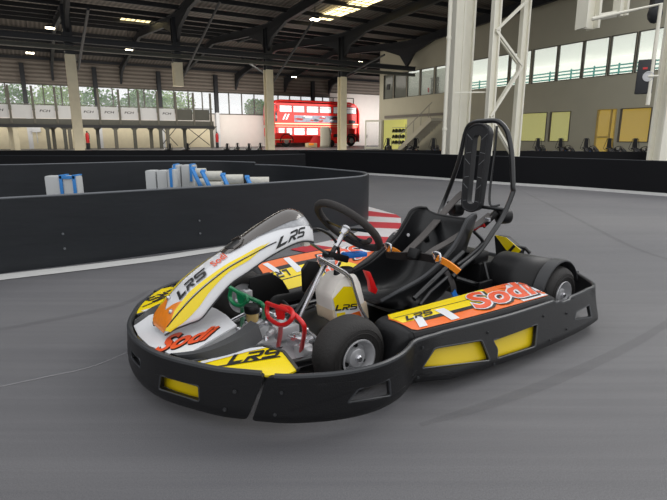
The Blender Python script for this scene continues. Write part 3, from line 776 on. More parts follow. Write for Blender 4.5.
for i, (u0, u1) in enumerate(UP+GF):
    if (u0, u1) in (GF[0],): continue
    up = i < len(UP); b1, b2 = bcoord(u0), bcoord(u1); z0_, z1_ = (wz0, wz1) if up else (gz0, gz1)
    door = (u0, u1) == GF[3]
    if door: z0_ = .02
    kw += 1; ww = b1-b2; hh = z1_-z0_
    root = empty(('door_%d' if door else 'window_%d') % kw, HP(BA, b2, z0_), HROT, kind='structure')
    m = MB(); t_ = .028
    for y in (0, ww): m.box((.04, y, hh/2), (.1, t_*1.4, hh+.02))
    for z in (0, hh): m.box((.04, ww/2, z), (.1, ww, t_))
    if door: m.box((.05, ww*.28, hh/2), (.08, .05, hh)); m.box((.05, ww*.6, hh*.42), (.06, ww*.65, .07))
    m.build('frame', M_frame if not door else mat('yellow_timber', (196, 168, 96), rough=.6), root)
    dark = u1 <= 392.5 or (393 <= u0 < 405)
    m = MB(); m.box((.08, ww/2, hh/2), (.012, ww, hh)); m.build('pane', M_glass if not dark else mat('grey_tinted_glass', (120, 122, 116), rough=.1, alpha=.75), root)
# things seen inside the offices
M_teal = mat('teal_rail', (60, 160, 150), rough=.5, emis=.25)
m = MB()
ra, rb = bcoord(690), ha(438, 90, BA+3.6)[0]
for z, t_ in ((wz0+.86, .06), (wz0+.70, .06), (wz0+.52, .06)): m.box((BA+3.6, (ra+rb)/2, z), (.05, rb-ra, t_))
for k in range(15): m.box((BA+3.6, ra+(rb-ra)*k/14, wz0+.05), (.06, .06, 1.8))
r = empty('teal_handrail', HP(BA+3.6, (ra+rb)/2, 0), HROT, 'long teal handrail seen inside the upper office windows', 'handrail')
for i, v in enumerate(m.v): m.v[i] = v-Vector((BA+3.6, (ra+rb)/2, 0))
m.build('rails', M_teal, r)
# dark door in the corridor
b1, b2 = bcoord(409), bcoord(417); m = MB(); m.box((0, 0, .75), (.06, (b1-b2)*.9, 1.5)); m.box((-.04, 0, 1.53), (.04, (b1-b2), .06))
o = m.build('corridor_door', mat('grey_door', (104, 102, 92), rough=.6)); o.location = HP(BA+2.25, (b1+b2)/2+.6, wz0-.25); o.rotation_euler = (0, 0, HROT)
tag(o, 'grey inner door seen through the third upper office window', 'door')
m = MB(); m.box((0, 0, 0), (.03, .3, .35)); o = m.build('wall_sign', M_black); o.location = HP(BA+.04, bcoord(387), (wz0+wz1)/2); o.rotation_euler = (0, 0, HROT); tag(o, 'small dark notice in the leftmost upper office window', 'sign')
m = MB(); m.box((0, 0, 0), (.03, .12, .3)); o = m.build('red_notice', M_red2); o.location = HP(BA+2.2, bcoord(406.5)+.5, wz0+.55); o.rotation_euler = (0, 0, HROT); tag(o, 'tiny red notice beside the grey inner door upstairs', 'sign')
# helmets on a rack
hb0, hb1 = ha(406, 135, BA+1.2)[0], ha(391.5, 135, BA+1.2)[0]
m = MB(); m.box((BA+1.4, bE-.08, gz1*.5), (2.4, .06, gz1+.3)); hloc('wall_helmet_room_end', M_in3, m, kind='structure')
rk = empty('helmet_rack', HP(BA+1.2, (hb0+hb1)/2, 0), HROT, 'pale shelf rack holding rows of black helmets in the lime room', 'shelf')
wd = (hb1-hb0)*.95
for z in (.35, .75, 1.15, 1.5):
    m = MB(); m.box((0, 0, z), (.35, wd, .03)); m.build('shelf', M_panel, rk)
m = MB()
for y in (-wd/2, wd/2): m.box((0, y, .85), (.04, .04, 1.7)); m.box((.15, y, .85), (.04, .04, 1.7))
m.build('uprights', M_panel, rk)
M_helm = mat('black_helmet', (18, 18, 20), rough=.25, coat=.5)
hel = None
rown = ['top', 'upper middle', 'lower middle']; coln = ['left end', 'second from the left', 'third from the left', 'right end']
for ri, z in enumerate((1.165, .765, .365)):
    for c_ in range(4):
        y = wd/2-.2-(wd-.4)*c_/3
        if hel is None:
            m = MB(); m.sphere((0, 0, .13), .13, seg=14, sc=(1.1, .95, 1)); m.box((-.08, 0, .05), (.12, .16, .08)); hel = m.build('helmet', M_helm, bevel=.01); h_ = hel
        else: h_ = hel.copy(); COL.objects.link(h_)
        h_.location = HP(BA+1.15, (hb0+hb1)/2+y, z); h_.rotation_euler = (0, 0, HROT)
        tag(h_, 'black helmet on the %s shelf of the rack, %s' % (rown[ri], coln[c_]), 'helmet', 'black helmets on the rack')
# open glass door standing out from the helmet room
root = empty('door_1', HP(BA-.1, bcoord(382), 0), HROT+R(38), kind='structure')
m = MB(); dw, dh = 1.1, gz1
for y in (0, dw): m.box((0, y, dh/2), (.05, .09, dh))
for z in (.1, dh-.04): m.box((0, dw/2, z), (.05, dw, .12))
m.build('frame', M_steel_wt, root); m = MB(); m.box((0, dw/2, dh/2), (.01, dw, dh)); m.build('pane', M_glass, root); m = MB(); m.box((-.05, dw-.12, .9), (.05, .04, .2)); m.build('handle', M_steel_dk, root)
# staircase against the wall
s0, s1 = bcoord(414), bcoord(446)
st = empty('staircase', HP(BA-1.0, s0, 0), HROT, 'pale staircase climbing along the office wall to the right', 'staircase')
ns = 13; m = MB(); dy = (s1-s0)/ns; dz = 1.85/ns
for k in range(ns): m.box((.35, dy*(k+.5), dz*(k+.5)+.0), (.9, abs(dy)*1.05, .05)); m.box((.35, dy*(k+1), dz*(k+1)-.0), (.9, .03, dz))
m.build('treads', mat('stair_grey', (190, 184, 168), rough=.7), st)
m = MB(); m.beam((-.15, 0, .05), (-.15, dy*ns, dz*ns+.05), .06, .28); m.build('stringer', mat('stair_cream', (190, 184, 166), rough=.7), st)
m = MB(); m.tube([(-.15, 0, .95), (-.15, dy*ns, dz*ns+.95)], .025, 6)
for k in range(0, ns+1, 3): m.cyl((-.15, dy*k, dz*k), (-.15, dy*k, dz*k+.95), .018, 6)
m.build('handrail', mat('rail_grey', (150, 146, 138), rough=.6), st)
# ledge band and thin horizontal pipe on the office wall
m = MB(); m.box((0, 0, 0), (.06, bcoord(385)-bcoord(447), .16)); o = m.build('wall_trunking', mat('grey_trunking', (118, 112, 104), rough=.7)); o.location = HP(BA-.03, (bcoord(385)+bcoord(447))/2, ha(415, 115.5, BA)[1]); o.rotation_euler = (0, 0, HROT)
tag(o, 'grey horizontal trunking on the office wall above the staircase', 'trunking')

# ------------------------------------------------------------------ cream steelwork on the right
CT = 8.2
def P11(u, v, Y): q = atY(u, v, Y); return Vector((q.x, q.y, 0))
Yc = 12.4
p = P11(451.5, 157, Yc); r = empty('steel_column', p, R(12), 'thick cream steel column left of the lattice column', 'column')
m = MB(); m.beam((0, 0, 0), (0, 0, CT), .25, .24, up=(0, 1, 0)); m.beam((-.1, -.13, 0), (-.1, -.13, CT), .05, .03, up=(0, 1, 0)); m.beam((.1, -.13, 0), (.1, -.13, CT), .05, .03, up=(0, 1, 0)); m.build('shaft', M_steel_wt, r, bevel=.01)
m = MB(); m.box((0, 0, .02), (.5, .5, .04)); m.build('base_plate', M_steel_wt, r)
p = P11(461.5, 157, Yc+.1); r = empty('steel_column', p, R(12), 'slim cream H column touching the right side of the thick column', 'column')
m = MB(); m.ibeam((0, 0, 0), (0, 0, CT), .2, .2, .04, up=(1, 0, 0)); m.build('shaft', M_steel_wt, r); m = MB(); m.box((0, 0, .02), (.32, .32, .04)); m.build('base_plate', M_steel_wt, r)
p = P11(443.2, 157, Yc-.35); m = MB(); m.cyl((0, 0, 0), (0, 0, CT), .045, 12)
for z in (1.0, 3.0, 5.0): m.cyl((0, 0, z), (0, 0, z+.06), .06, 12)
o = m.build('down_pipe', M_steel_wt); o.location = p; tag(o, 'thin cream pipe on the left side of the thick column', 'pipe')
pl_, pr_ = P11(488, 140, 11.6), P11(514.5, 155, 11.9)
r = empty('lattice_column', pl_, 0, 'cream lattice column with zigzag bars behind the roll bar', 'column')
d = pr_-pl_
for q in (Vector((0, 0, 0)), d):
    m = MB(); m.ibeam(q, q+Vector((0, 0, CT)), .16, .14, .03, up=(1, .2, 0)); m.build('leg', M_steel_wt, r)
m = MB(); zs = [.05, .62, 1.75, 2.55, 3.9]
zz = [atY(490, 128, 11.7).z*0+.35, atY(492, 117, 11.7).z, atY(520, 66, 11.8).z, atY(497, 32, 11.7).z, atY(522, 0, 11.8).z, 6.4, 8.0]
side = [1, 0, 1, 0, 1, 0, 1]
for i in range(len(zz)-1):
    a_ = Vector((0, 0, zz[i]))+d*side[i]; b_2 = Vector((0, 0, zz[i+1]))+d*side[i+1]
    for off in (-.07, .07): m.beam(a_+Vector((0, off, 0)), b_2+Vector((0, off, 0)), .05, .05)
m.build('zigzag_bars', M_steel_wt, r)
m = MB(); m.beam((0, .12, atY(490, 92, 11.7).z), Vector((-.75, .2, atY(490, 92, 11.7).z)), .025, .03); m.build('tie_bar', M_steel_wt, r)
p = P11(659.5, 150, 11.2); r = empty('steel_column', p, R(20), 'cream double-flanged steel column at the right edge of the photo', 'column')
m = MB(); m.ibeam((-.02, 0, 0), (-.02, 0, CT), .30, .26, .05, up=(0, 1, 0)); m.build('shaft', M_steel_wt, r); m = MB(); m.box((0, 0, .02), (.42, .42, .04)); m.build('base_plate', M_steel_wt, r)
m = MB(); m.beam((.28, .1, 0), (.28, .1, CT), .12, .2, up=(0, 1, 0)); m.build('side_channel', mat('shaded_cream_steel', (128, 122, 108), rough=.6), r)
# thin frame pipe with the black speaker
q0, q1, q2 = atY(657, 150, 10.6), atY(661, 4, 10.6), atY(592, 19, 10.9)
m = MB(); m.tube([(q1.x, q1.y, q1.z-1.9), (q1.x, q1.y, q1.z), tuple(q2)], .04, 10)
tag(m.build('pipe_frame', M_steel_wt), 'thin cream pipe bent at the top right, linking the hanging beams to the column', 'pipe')
def stub(u0, u1, v, Y, label):
    a_, b_3 = atY(u0, v, Y), atY(u1, v, Y); c = (a_+b_3)/2
    r = empty('hanging_beam', (c.x, c.y, c.z), R(14), label, 'beam', 'cut cream beams hanging from the roof')
    m = MB(); w_ = abs(b_3.x-a_.x); m.ibeam((0, 0, 0), (0, 0, CT-c.z), w_*.9, w_*.75, .05, up=(1, .0, 0)); m.build('beam', M_steel_wt, r)
stub(578, 596, 29, 11.3, 'wide cut end of a cream beam hanging top right')
stub(614.5, 625.5, 16, 11.3, 'narrow cut end of a cream beam hanging at the top right')
m = MB(); a_, b_3 = atY(594, 18, 11.3), atY(616, 14, 11.3); m.tube([a_, b_3], .07, 10); tag(m.build('link_tube', M_steel_wt), 'short cream tube joining the two hanging beams', 'tube')
# speaker
s_ = atY(645, 77, 10.7); r = empty('loudspeaker', s_, R(-28), 'flat black loudspeaker box mounted on the thin pipe at the right', 'speaker')
m = MB(); m.box((0, 0, 0), (.30, .16, .66)); m.build('cabinet', M_steel_dk, r, bevel=.015)
m = MB(); M_ = Matrix.Translation((.05, -.085, .0)) @ Matrix.Rotation(PI/2, 4, 'X'); m.lathe([(0, 0), (.03, .01), (.09, -.005), (.1, .012), (.085, .015)], M_, 20); m.build('driver_cone', M_panel, r)
m = MB(); m.box((-.02, -.085, .16), (.08, .01, .04)); m.build('red_badge', M_red2, r)
m = MB(); m.cyl((.05, -.09, -.0), (.22, -.12, 0), .02, 8); m.build('bracket', M_steel_wt, r)
s_ = atY(655, 14, 10.9); m = MB(); m.sphere((0, 0, .0), .14, seg=12, sc=(1, 1, 1.3)); m.box((0, 0, .25), (.18, .18, .3)); o = m.build('ceiling_floodlight', M_steel_dk, bevel=.01); o.location = s_; tag(o, 'dark round fitting hanging at the top right beside the pipe corner', 'light')
# ------------------------------------------------------------------ the racing kart (x forward, y to its left, z up)
KTH = R(38); KF = Vector((-math.cos(KTH), -math.sin(KTH), 0)); KL = Vector((math.sin(KTH), -math.cos(KTH), 0)); KO = Vector((.2696, 2.2714, 0))
def kl(P): d = P-KO; return Vector((d.dot(KF), d.dot(KL), P.z))
def KZ(u, v, z): return kl(G(u, v, z))
def KX(u, v, x):
    d = ray(u, v); s = (x+KO.dot(KF))/d.dot(KF); return kl(Vector((d.x*s, d.y*s, CAMZ+d.z*s)))
def KY(u, v, y):
    d = ray(u, v); s = (y+KO.dot(KL))/d.dot(KL); return kl(Vector((d.x*s, d.y*s, CAMZ+d.z*s)))
kart = empty('racing_kart', KO, R(180)+KTH, 'yellow, white and orange racing kart with tall black roll bar, standing on the track', 'kart')

P_blk = mat('kart_black_plastic', (19, 19, 21), rough=.42, bump=.12, bscale=220, var=.15, vscale=9, spec=.36)
P_lip = mat('kart_plastic_edge', (50, 52, 55), rough=.35, var=.1)  # lighter than the black plastic, paints the highlight along edges and rims
P_blk2 = mat('kart_black_panel', (13, 13, 15), rough=.42, var=.1, spec=.4)
P_grey = mat('kart_grey_plastic', (52, 53, 55), rough=.42, bump=.1, bscale=200)
P_yel = mat('kart_yellow', (246, 218, 12), rough=.25, coat=.3, var=.02)
P_yel2 = mat('kart_yellow_panel', (222, 192, 14), rough=.4, var=.05)
P_org = mat('kart_orange', (238, 110, 28), rough=.3, coat=.2, var=.12, vscale=40)
P_org2 = mat('amber_orange_print', (240, 134, 34), rough=.3, coat=.2, var=.2, vscale=70)
P_orgr = mat('kart_red_orange', (232, 84, 36), rough=.3, coat=.2, var=.1, vscale=40)
P_wht = mat('kart_white', (228, 229, 232), rough=.25, coat=.3, var=.02)
P_ink = mat('kart_black_print', (20, 20, 22), rough=.35)
P_smoke = mat('smoked_plastic', (78, 72, 68), rough=.12, coat=1, var=.15)
P_carb = mat('grey_speckle_print', (160, 162, 166), rough=.3, var=.45, vscale=90)
P_chr = mat('chrome', (222, 222, 226), rough=.22, metal=.85, var=.1)
P_alu = mat('brushed_aluminium', (206, 206, 208), rough=.36, metal=.35, var=.2, vscale=25)
P_tyre = mat('slick_tyre', (40, 38, 37), rough=.7, bump=.25, bscale=160, var=.22, vscale=18)
P_red = mat('pedal_red', (214, 26, 28), rough=.3, coat=.4)
P_grn = mat('pedal_green', (14, 138, 84), rough=.3, coat=.4)
P_amb = mat('amber_fluid', (206, 176, 108), rough=.2, coat=.5)
P_tank = mat('milky_tank', (246, 240, 232), rough=.35, var=.03)
P_fuel = mat('tank_fuel_level', (226, 206, 178), rough=.35, var=.05)
P_seat = mat('seat_shell', (20, 21, 23), rough=.36, var=.15, bump=.05, bscale=120, coat=.1)
P_web = mat('belt_webbing', (88, 84, 82), rough=.75, bump=.3, bscale=400, var=.15)
P_web2 = mat('dark_belt_webbing', (44, 40, 40), rough=.75, bump=.3, bscale=400)
P_tab = mat('orange_tab', (250, 150, 40), rough=.5)
P_blue = mat('blue_plastic', (34, 118, 212), rough=.4)
P_bar = mat('roll_bar_black', (24, 25, 27), rough=.28, coat=.4)
P_suede = mat('steering_suede', (50, 47, 46), rough=.75, bump=.3, bscale=300, var=.15)
P_foam = mat('headrest_foam', (27, 28, 31), rough=.6, bump=.15, bscale=120, var=.1)
P_line = mat('pale_crease', (110, 112, 114), rough=.6)

class Path:
    def __init__(s, pts, n=10):
        s.p = catmull([Vector((a, b, 0)) for a, b in pts], n); s.c = [0]
        for i in range(1, len(s.p)): s.c.append(s.c[-1]+(s.p[i]-s.p[i-1]).length)
        s.L = s.c[-1]
    def at(s, t):
        t = min(max(t, 0), s.L-1e-6); lo = 0
        while lo < len(s.c)-2 and s.c[lo+1] <= t: lo += 1
        k = (t-s.c[lo])/(s.c[lo+1]-s.c[lo]); P = s.p[lo].lerp(s.p[lo+1], k)
        def tan(i): a = s.p[max(i-1, 0)]; b = s.p[min(i+1, len(s.p)-1)]; return (b-a).normalized()
        d = tan(lo).lerp(tan(lo+1), k).normalized(); return P, d
    def near(s, q):
        q = Vector((q[0], q[1], 0)); i = min(range(len(s.p)), key=lambda j: (s.p[j]-q).length); return s.c[i]

BZ0, BZ1 = .042, .19
def rounded(poly, r, n=4):
    out = []; N_ = len(poly)
    for i in range(N_):
        p, a, b = Vector(poly[i]), Vector(poly[i-1]), Vector(poly[(i+1) % N_])
        da, db = (a-p), (b-p); ra = min(r, da.length*.45); rb = min(r, db.length*.45)
        A, B = p+da.normalized()*ra, p+db.normalized()*rb
        for k in range(n+1):
            t = k/n; q = A*(1-t)**2+p*2*t*(1-t)+B*t*t; out.append((q.x, q.y))
    return out
def bolt(parent, P, n, r=.006, M=None):
    m = MB(); m.cyl(P, P+n*.004, r, 10); m.cyl(P+n*.004, P+n*.006, r*.55, 8); return m.build('bolt', M or P_grey, parent)

# --- front bumper
fy = [(-.475, .96), (-.43, 1.0), (-.37, 1.05), (-.30, 1.09), (-.22, 1.13), (-.15, 1.156), (-.08, 1.17), (0, 1.176)]
FP = Path([(x, y) for y, x in fy]+[(x, -y) for y, x in fy[-2::-1]])
def fmap(s, z, o):
    P, d = FP.at(s); n = Vector((d.y, -d.x, 0)); t = (z-BZ0)/(BZ1-BZ0)
    tuck = -.012*max(0, 1-t/.25)**2-.006*t
    return P+n*(o+tuck)+Vector((0, 0, z))
if fmap(FP.L/2, .1, .01).x < fmap(FP.L/2, .1, 0).x:
    _f = fmap
    def fmap(s, z, o): 
        P, d = FP.at(s); n = Vector((-d.y, d.x, 0)); t = (z-BZ0)/(BZ1-BZ0)
        return P+n*(o-.012*max(0, 1-t/.25)**2-.006*t)+Vector((0, 0, z))
def Fs(y): return FP.near((1.2 if abs(y) < .2 else 1.18-abs(y)*.42, y))
def Fsy(y): return min(range(len(FP.p)), key=lambda j: abs(FP.p[j].y-y)) and FP.c[min(range(len(FP.p)), key=lambda j: abs(FP.p[j].y-y))]
eb0, eb1, et0, et1 = Fsy(-.432), Fsy(.432), Fsy(-.474), Fsy(.474)
out = rounded([(eb0, BZ0), (eb1, BZ0), (et1, BZ1), (et0, BZ1)], .018)
def slot(y0, y1, z0, z1, sk=.012): a, b = Fsy(y0), Fsy(y1); return rounded([(a, z0), (b, z0), (b+sk*0, z1), (a+sk, z1)], .008, 3)
sl_n = slot(.16, .305, .080, .130); sl_f = slot(-.305, -.16, .080, .130); sl_c = slot(-.05, .045, .115, .145, .0)
fb = MB(); sheet(fb, out, [sl_n, sl_f, sl_c], fmap, .03, thick=.018)
fbo = fb.build('front_bumper', P_blk, kart)
m = MB(); m.tube([fmap(et0+.012+(et1-et0-.024)*k/60, BZ1+.001, 0) for k in range(61)], .0095, 8); m.build('rolled_edge', P_lip, fbo)
for q, mm in ((sl_n, P_yel2), (sl_f, P_yel2), (sl_c, P_wht)):
    cx = sum(p[0] for p in q)/len(q); cz = sum(p[1] for p in q)/len(q)
    m = MB(); sheet(m, [(cx+(p[0]-cx)*1.3, cz+(p[1]-cz)*1.35) for p in q], [], lambda s, z, o: fmap(s, z, -.022), .03); m.build('slot_insert', mm, fbo)
    m = MB(); m.tube([fmap(p[0], p[1], .008) for p in q], .003, 6, closed=True); m.build('slot_rim', P_lip, fbo)
for y in (.385, -.385, ): 
    for z in (.075, .135): s_ = Fsy(y*(1.06 if z > .1 else 1)); P = fmap(s_, z, .01); bolt(fbo, P, (fmap(s_, z, .02)-P).normalized())

# --- side bumpers
sp = [(.995, .44), (.955, .482), (.918, .518), (.863, .556), (.797, .592), (.718, .619), (.64, .628), (.56, .617), (.50, .594), (.455, .574), (.40, .583), (.32, .605), (.138, .632), (-.02, .652), (-.25, .664), (-.41, .668), (-.56, .663), (-.655, .648), (-.715, .61), (-.78, .54), (-.845, .465)]
SPth = Path(sp)
def make_side_bumper(sg):
    def f(s, z, o):
        P, d = SPth.at(s); n = Vector((-d.y, d.x, 0))
        t = (z-BZ0)/(BZ1-BZ0); k = min(max((.46-P.x)/.14, 0), 1)*min(max((P.x+.72)/.1, 0), 1)
        q = P-n*0+Vector((0, 0, z)); nn = Vector((d.y, -d.x, 0)); nn = nn if nn.y > 0 or P.x > .8 else -nn
        if P.x < -.6 : nn = Vector((d.y, -d.x, 0)) if Vector((d.y, -d.x, 0)).x < 0 or Vector((d.y, -d.x, 0)).y > 0 else Vector((-d.y, d.x, 0))
        q = q+nn*(o+k*(.03-.06*t)-.01*max(0, 1-t/.2)**2)
        return Vector((q.x, q.y*sg, q.z))
    S = lambda x: SPth.c[min(range(len(SPth.p)), key=lambda j: abs(SPth.p[j].x-x))]
    a0, a1, e = S(.975)-.0, S(.985)-.0, SPth.L
    out = rounded([(S(.992), BZ0), (S(-.3), BZ0), (S(-.6), BZ0+.01), (e, BZ0+.03), (e, BZ1-.005), (S(-.5), BZ1-.008), (S(-.36), BZ1-.016), (S(-.31), BZ1+.0), (S(.4), BZ1), (S(.46), BZ1), (S(.955), BZ1)], .016)
    holes = [rounded([(S(.765), .098), (S(.615), .078), (S(.625), .137), (S(.735), .135)], .008),
             rounded([(S(.425), .092), (S(.145), .066), (S(.165), .138), (S(.365), .152)], .010),
             rounded([(S(.105), .064), (S(-.10), .060), (S(-.155), .135), (S(.10), .128), (S(.085), .096)], .010),
             rounded([(S(-.417), .10), (S(-.565), .078), (S(-.57), .128), (S(-.44), .125)], .008)]
    m = MB(); sheet(m, out, holes, f, .03, thick=.016); o = m.build('side_bumper', P_blk, kart)
    s0, s1 = S(.942), e-.004
    m = MB(); pts = []
    for k in range(131):
        s_ = s0+(s1-s0)*k/130; x = SPth.at(s_)[0].x
        zz = BZ1+.0
        if x < -.31: zz = BZ1-.016 if -.42 < x < -.355 else (BZ1-.008 if x < -.42 else BZ1-.008)
        pts.append(f(s_, zz, 0))
    m.tube(pts, .0085, 8); m.build('rolled_edge', P_lip, o)
    for i, q in enumerate(holes):
        m = MB(); m.tube([f(p[0], p[1], .006) for p in q], .0035, 6, closed=True); m.build('slot_rim', P_lip, o)
        if i in (1, 2):
            cx = sum(p[0] for p in q)/len(q); cz = sum(p[1] for p in q)/len(q)
            m = MB(); sheet(m, [(cx+(p[0]-cx)*1.1, cz+(p[1]-cz)*1.2) for p in q], [], lambda s, z, o_: f(s, z, -.018), .04); m.build('slot_insert', P_yel2, o)
    for x, z in ((.925, .145), (.94, .075), (.42, .165), (.44, .065), (.12, .158), (.12, .05), (-.2, .155), (-.2, .065), (-.36, .135), (-.33, .08)):
        s_ = S(x); P = f(s_, z, .008); bolt(o, P, (f(s_, z, .02)-P).normalized(), .005)
    return f
for sg in (1, -1): make_side_bumper(sg)
m = MB(); rows = []
for k in range(21):
    y = -.47+.94*k/20; x = -.85-.02*math.cos(y/.47*PI/2); rows.append([Vector((x, y, .06)), Vector((x-.008, y, .12)), Vector((x, y, .185))])
m.grid(rows); rb = m.build('rear_bumper', P_blk, kart, solid=.016)
m = MB(); m.tube([r_[2] for r_ in rows], .0085, 8); m.build('rolled_edge', P_lip, rb)
for y in (.3, -.3): m = MB(); m.cyl((-.86, y, .12), (-.72, y, .1), .016, 10); m.build('mounting_tube', P_bar, rb)

# --- wheels
def wheel(x, y, r, wd, out, steer=0):
    M_ = Matrix.Translation((x, y, r)) @ Matrix.Rotation(steer, 4, 'Z') @ Matrix.Rotation(-PI/2*out, 4, 'X')   # lathe z axis -> outward
    h = wd/2
    root = empty('wheel', (0, 0, 0)); root.parent = kart
    prof = [(.066, -h+.012), (.072, -h+.004), (.09, -h), (r-.028, -h+.002), (r-.012, -h+.012), (r-.003, -h+.028), (r, -h*.35), (r, h*.35), (r-.003, h-.028), (r-.012, h-.012), (r-.028, h-.002), (.09, h), (.072, h-.004), (.066, h-.012)]
    m = MB(); m.lathe(prof, M_, 56); t = m.build('tyre', P_tyre, root, ang=60)
    m = MB()
    for rr in (.088, .102):
        m.tube([M_ @ Vector((rr*math.cos(2*PI*k/40), rr*math.sin(2*PI*k/40), h+.0005)) for k in range(40)], .0014, 5, closed=True)
    m.build('sidewall_rings', P_tyre, t)
    m = MB(); m.lathe([(.067, -h+.01), (.068, -h+.004), (.06, -h+.02), (.052, -h*.3), (.052, h*.1), (.058, h-.016), (.068, h-.002), (.0665, h+.002), (.062, h+.001), (.056, h-.014), (.048, h-.034), (.04, h-.038), (.036, h-.03), (.032, h-.012), (.024, h-.008), (0, h-.008)], M_, 40); rm = m.build('rim', P_alu, root)
    m = MB()
    for k in range(3):
        a = 2*PI*k/3+.5; m.cyl(M_ @ Vector((.041*math.cos(a), .041*math.sin(a), h-.045)), M_ @ Vector((.041*math.cos(a), .041*math.sin(a), h-.02)), .007, 8)
    m.build('wheel_nuts', P_blk2, rm)
    m = MB(); m.lathe([(.013, h-.012), (.013, h+.0), (.009, h+.004), (0, h+.004)], M_, 16); m.build('hub_cap', P_chr, rm)
    m = MB(); m.lathe([(.060, -h+.022), (.045, -h+.03), (.035, -h+.03), (.035, -h+.01), (.0, -h+.01)], M_, 20); m.build('inner_hub', P_alu, rm)
    return root
wheel(.593, .405, .131, .12, 1, R(-2)); wheel(.593, -.405, .131, .12, -1, R(-2))
wheel(-.593, .462, .133, .15, 1); wheel(-.593, -.462, .133, .15, -1)

# --- nose panels (front spoiler)
def nz(x, y): return .186+.14*max(0, 1.12-x)
W0 = [(1.135, -.15), (1.150, -.05), (1.150, .06), (1.12, .16), (1.06, .205), (.88, .15), (.865, .04), (.865, -.04), (.88, -.15), (1.06, -.205)]
m = MB(); sheet(m, W0, [], lambda x, y, o: Vector((x, y, nz(x, y)+o)), .05, thick=.006); np_ = m.build('nose_panel', P_wht, kart)
m = MB()
def nose_quad(pts, z, lift=.006):
    q = [KZ(u, v, z) for u, v in pts]
    def f(X, Y):
        a = q[0].lerp(q[1], X); b = q[3].lerp(q[2], X); p = a.lerp(b, Y); return Vector((p.x, p.y, nz(p.x, p.y)+lift))
    return f
fS = nose_quad([(149, 352), (216, 341), (224, 326), (163, 330)], .205, .0055)
for nm, mm, bo, dx, lf in (('lettering_shadow', P_ink, .05, .02, .004), ('lettering', P_orgr, .035, 0, .0065)):
    fq = nose_quad([(151, 349.5), (213, 339.5), (221, 329), (162, 333)], .205, lf)
    m = MB(); text_on(m, 'Sodi', lambda X, Y, fq=fq, dx=dx: fq(X+dx, Y-dx*2.0), bold=bo, shear=.45); m.build(nm, mm, np_, weld=False)
for sg in (1, -1):
    # raised grey channel
    m = MB(); a = [(1.13, .165), (1.05, .215), (.95, .21), (.86, .17)]; b = [(1.105, .215), (1.03, .27), (.93, .285), (.835, .25)]
    rows = []
    for p, q in zip(catmull([(x, y, 0) for x, y in a], 5), catmull([(x, y, 0) for x, y in b], 5)):
        z = nz(p.x, 0)
        mid = p.lerp(q, .35); rise = .012+.05*max(0, (1.1-p.x))
        rows.append([Vector((p.x, p.y*sg, z-.005)), Vector((mid.x, mid.y*sg, z+rise)), Vector((p.lerp(q, .75).x, p.lerp(q, .75).y*sg, z+rise*.8)), Vector((q.x, q.y*sg, z-.03))])
    m.grid(rows); m.add([rows[-1][0], rows[-1][1], rows[-1][2], rows[-1][3]], [(0, 1, 2, 3)])
    ch = m.build('nose_channel', P_grey, kart, ang=30)
    # yellow wing panel
    Yp = [(1.095, .245), (1.02, .262), (.93, .275), (.865, .295), (.838, .375), (.868, .497), (.91, .500), (.965, .455), (1.03, .375), (1.075, .305)]
    zz = lambda x, y: .178+.05*max(0, 1.05-x)-.03*max(0, y-.40)
    if sg < 0: zz = lambda x, y: .190+.06*max(0, 1.05-x)-.02*max(0, y-.40)
    m = MB(); sheet(m, [(x, y*sg) for x, y in Yp], [], lambda x, y, o: Vector((x, y, zz(x, abs(y))+o)), .04, thick=.006)
    m2 = m.build('wing_panel', P_yel, kart)
    m = MB(); m.tube([Vector((x, y*sg, zz(x, y)+.003)) for x, y in [(1.095, .243), (1.02, .258), (.93, .27), (.862, .29), (.834, .375), (.864, .5)]], .006, 6); m.build('panel_edge', P_grey, m2)
    m = MB(); sheet(m, [(1.06, .262*sg), (.90, .283*sg), (.868, .30*sg), (.862, .315*sg), (.92, .30*sg), (1.0, .288*sg), (1.07, .278*sg)], [], lambda x, y, o: Vector((x, y, zz(x, abs(y))+.0050)), .04); m.build('white_flash', P_wht, m2)
    m = MB(); sheet(m, [(1.05, .318*sg), (.86, .395*sg), (.862, .402*sg), (1.05, .326*sg)], [], lambda x, y, o: Vector((x, y, zz(x, abs(y))+.0052)), .04); m.build('pin_line', P_ink, m2)
    if sg > 0: fl = lambda X, Y: (lambda x, y: Vector((x, y, zz(x, y)+.0055)))(1.005-.145*X-.035*Y, .330+.055*X-.052*Y+.01)
    else: fl = lambda X, Y: (lambda x, y: Vector((x, y, zz(x, abs(y))+.0055)))(.86+.145*X-.035*(1-Y)*0-.035*Y+.02, -(.455-.055*X-.052*Y))
    m = MB(); lrs_on(m, fl); m.build('lettering', P_ink, m2, weld=False)

# --- front fairing ("nose cone") rising from the bumper to the steering wheel
ctrl = [  # x, z of the edge, half width, crown, drop, side flare
    (1.092, .215, .050, .000, .006, .004), (1.088, .235, .062, .004, .016, .008), (1.068, .262, .068, .010, .03, .012), (1.025, .306, .072, .012, .062, .02), (.985, .340, .074, .014, .085, .026),
    (.94, .369, .075, .014, .075, .022), (.87, .407, .076, .016, .055, .018), (.80, .434, .077, .032, .05, .016), (.71, .472, .079, .044, .046, .014), (.625, .500, .080, .055, .046, .012),
    (.57, .514, .078, .058, .05, .012), (.525, .513, .072, .050, .054, .010), (.498, .500, .064, .034, .05, .008)]
CC = catmull([Vector(c[:3]) for c in ctrl], 8); CD = catmull([Vector(c[3:]) for c in ctrl], 8); NC = len(CC)
def csamp(s):
    t = min(max(s, 0), 1)*(NC-1); i = min(int(t), NC-2); k = t-i
    return CC[i].lerp(CC[i+1], k), CD[i].lerp(CD[i+1], k)
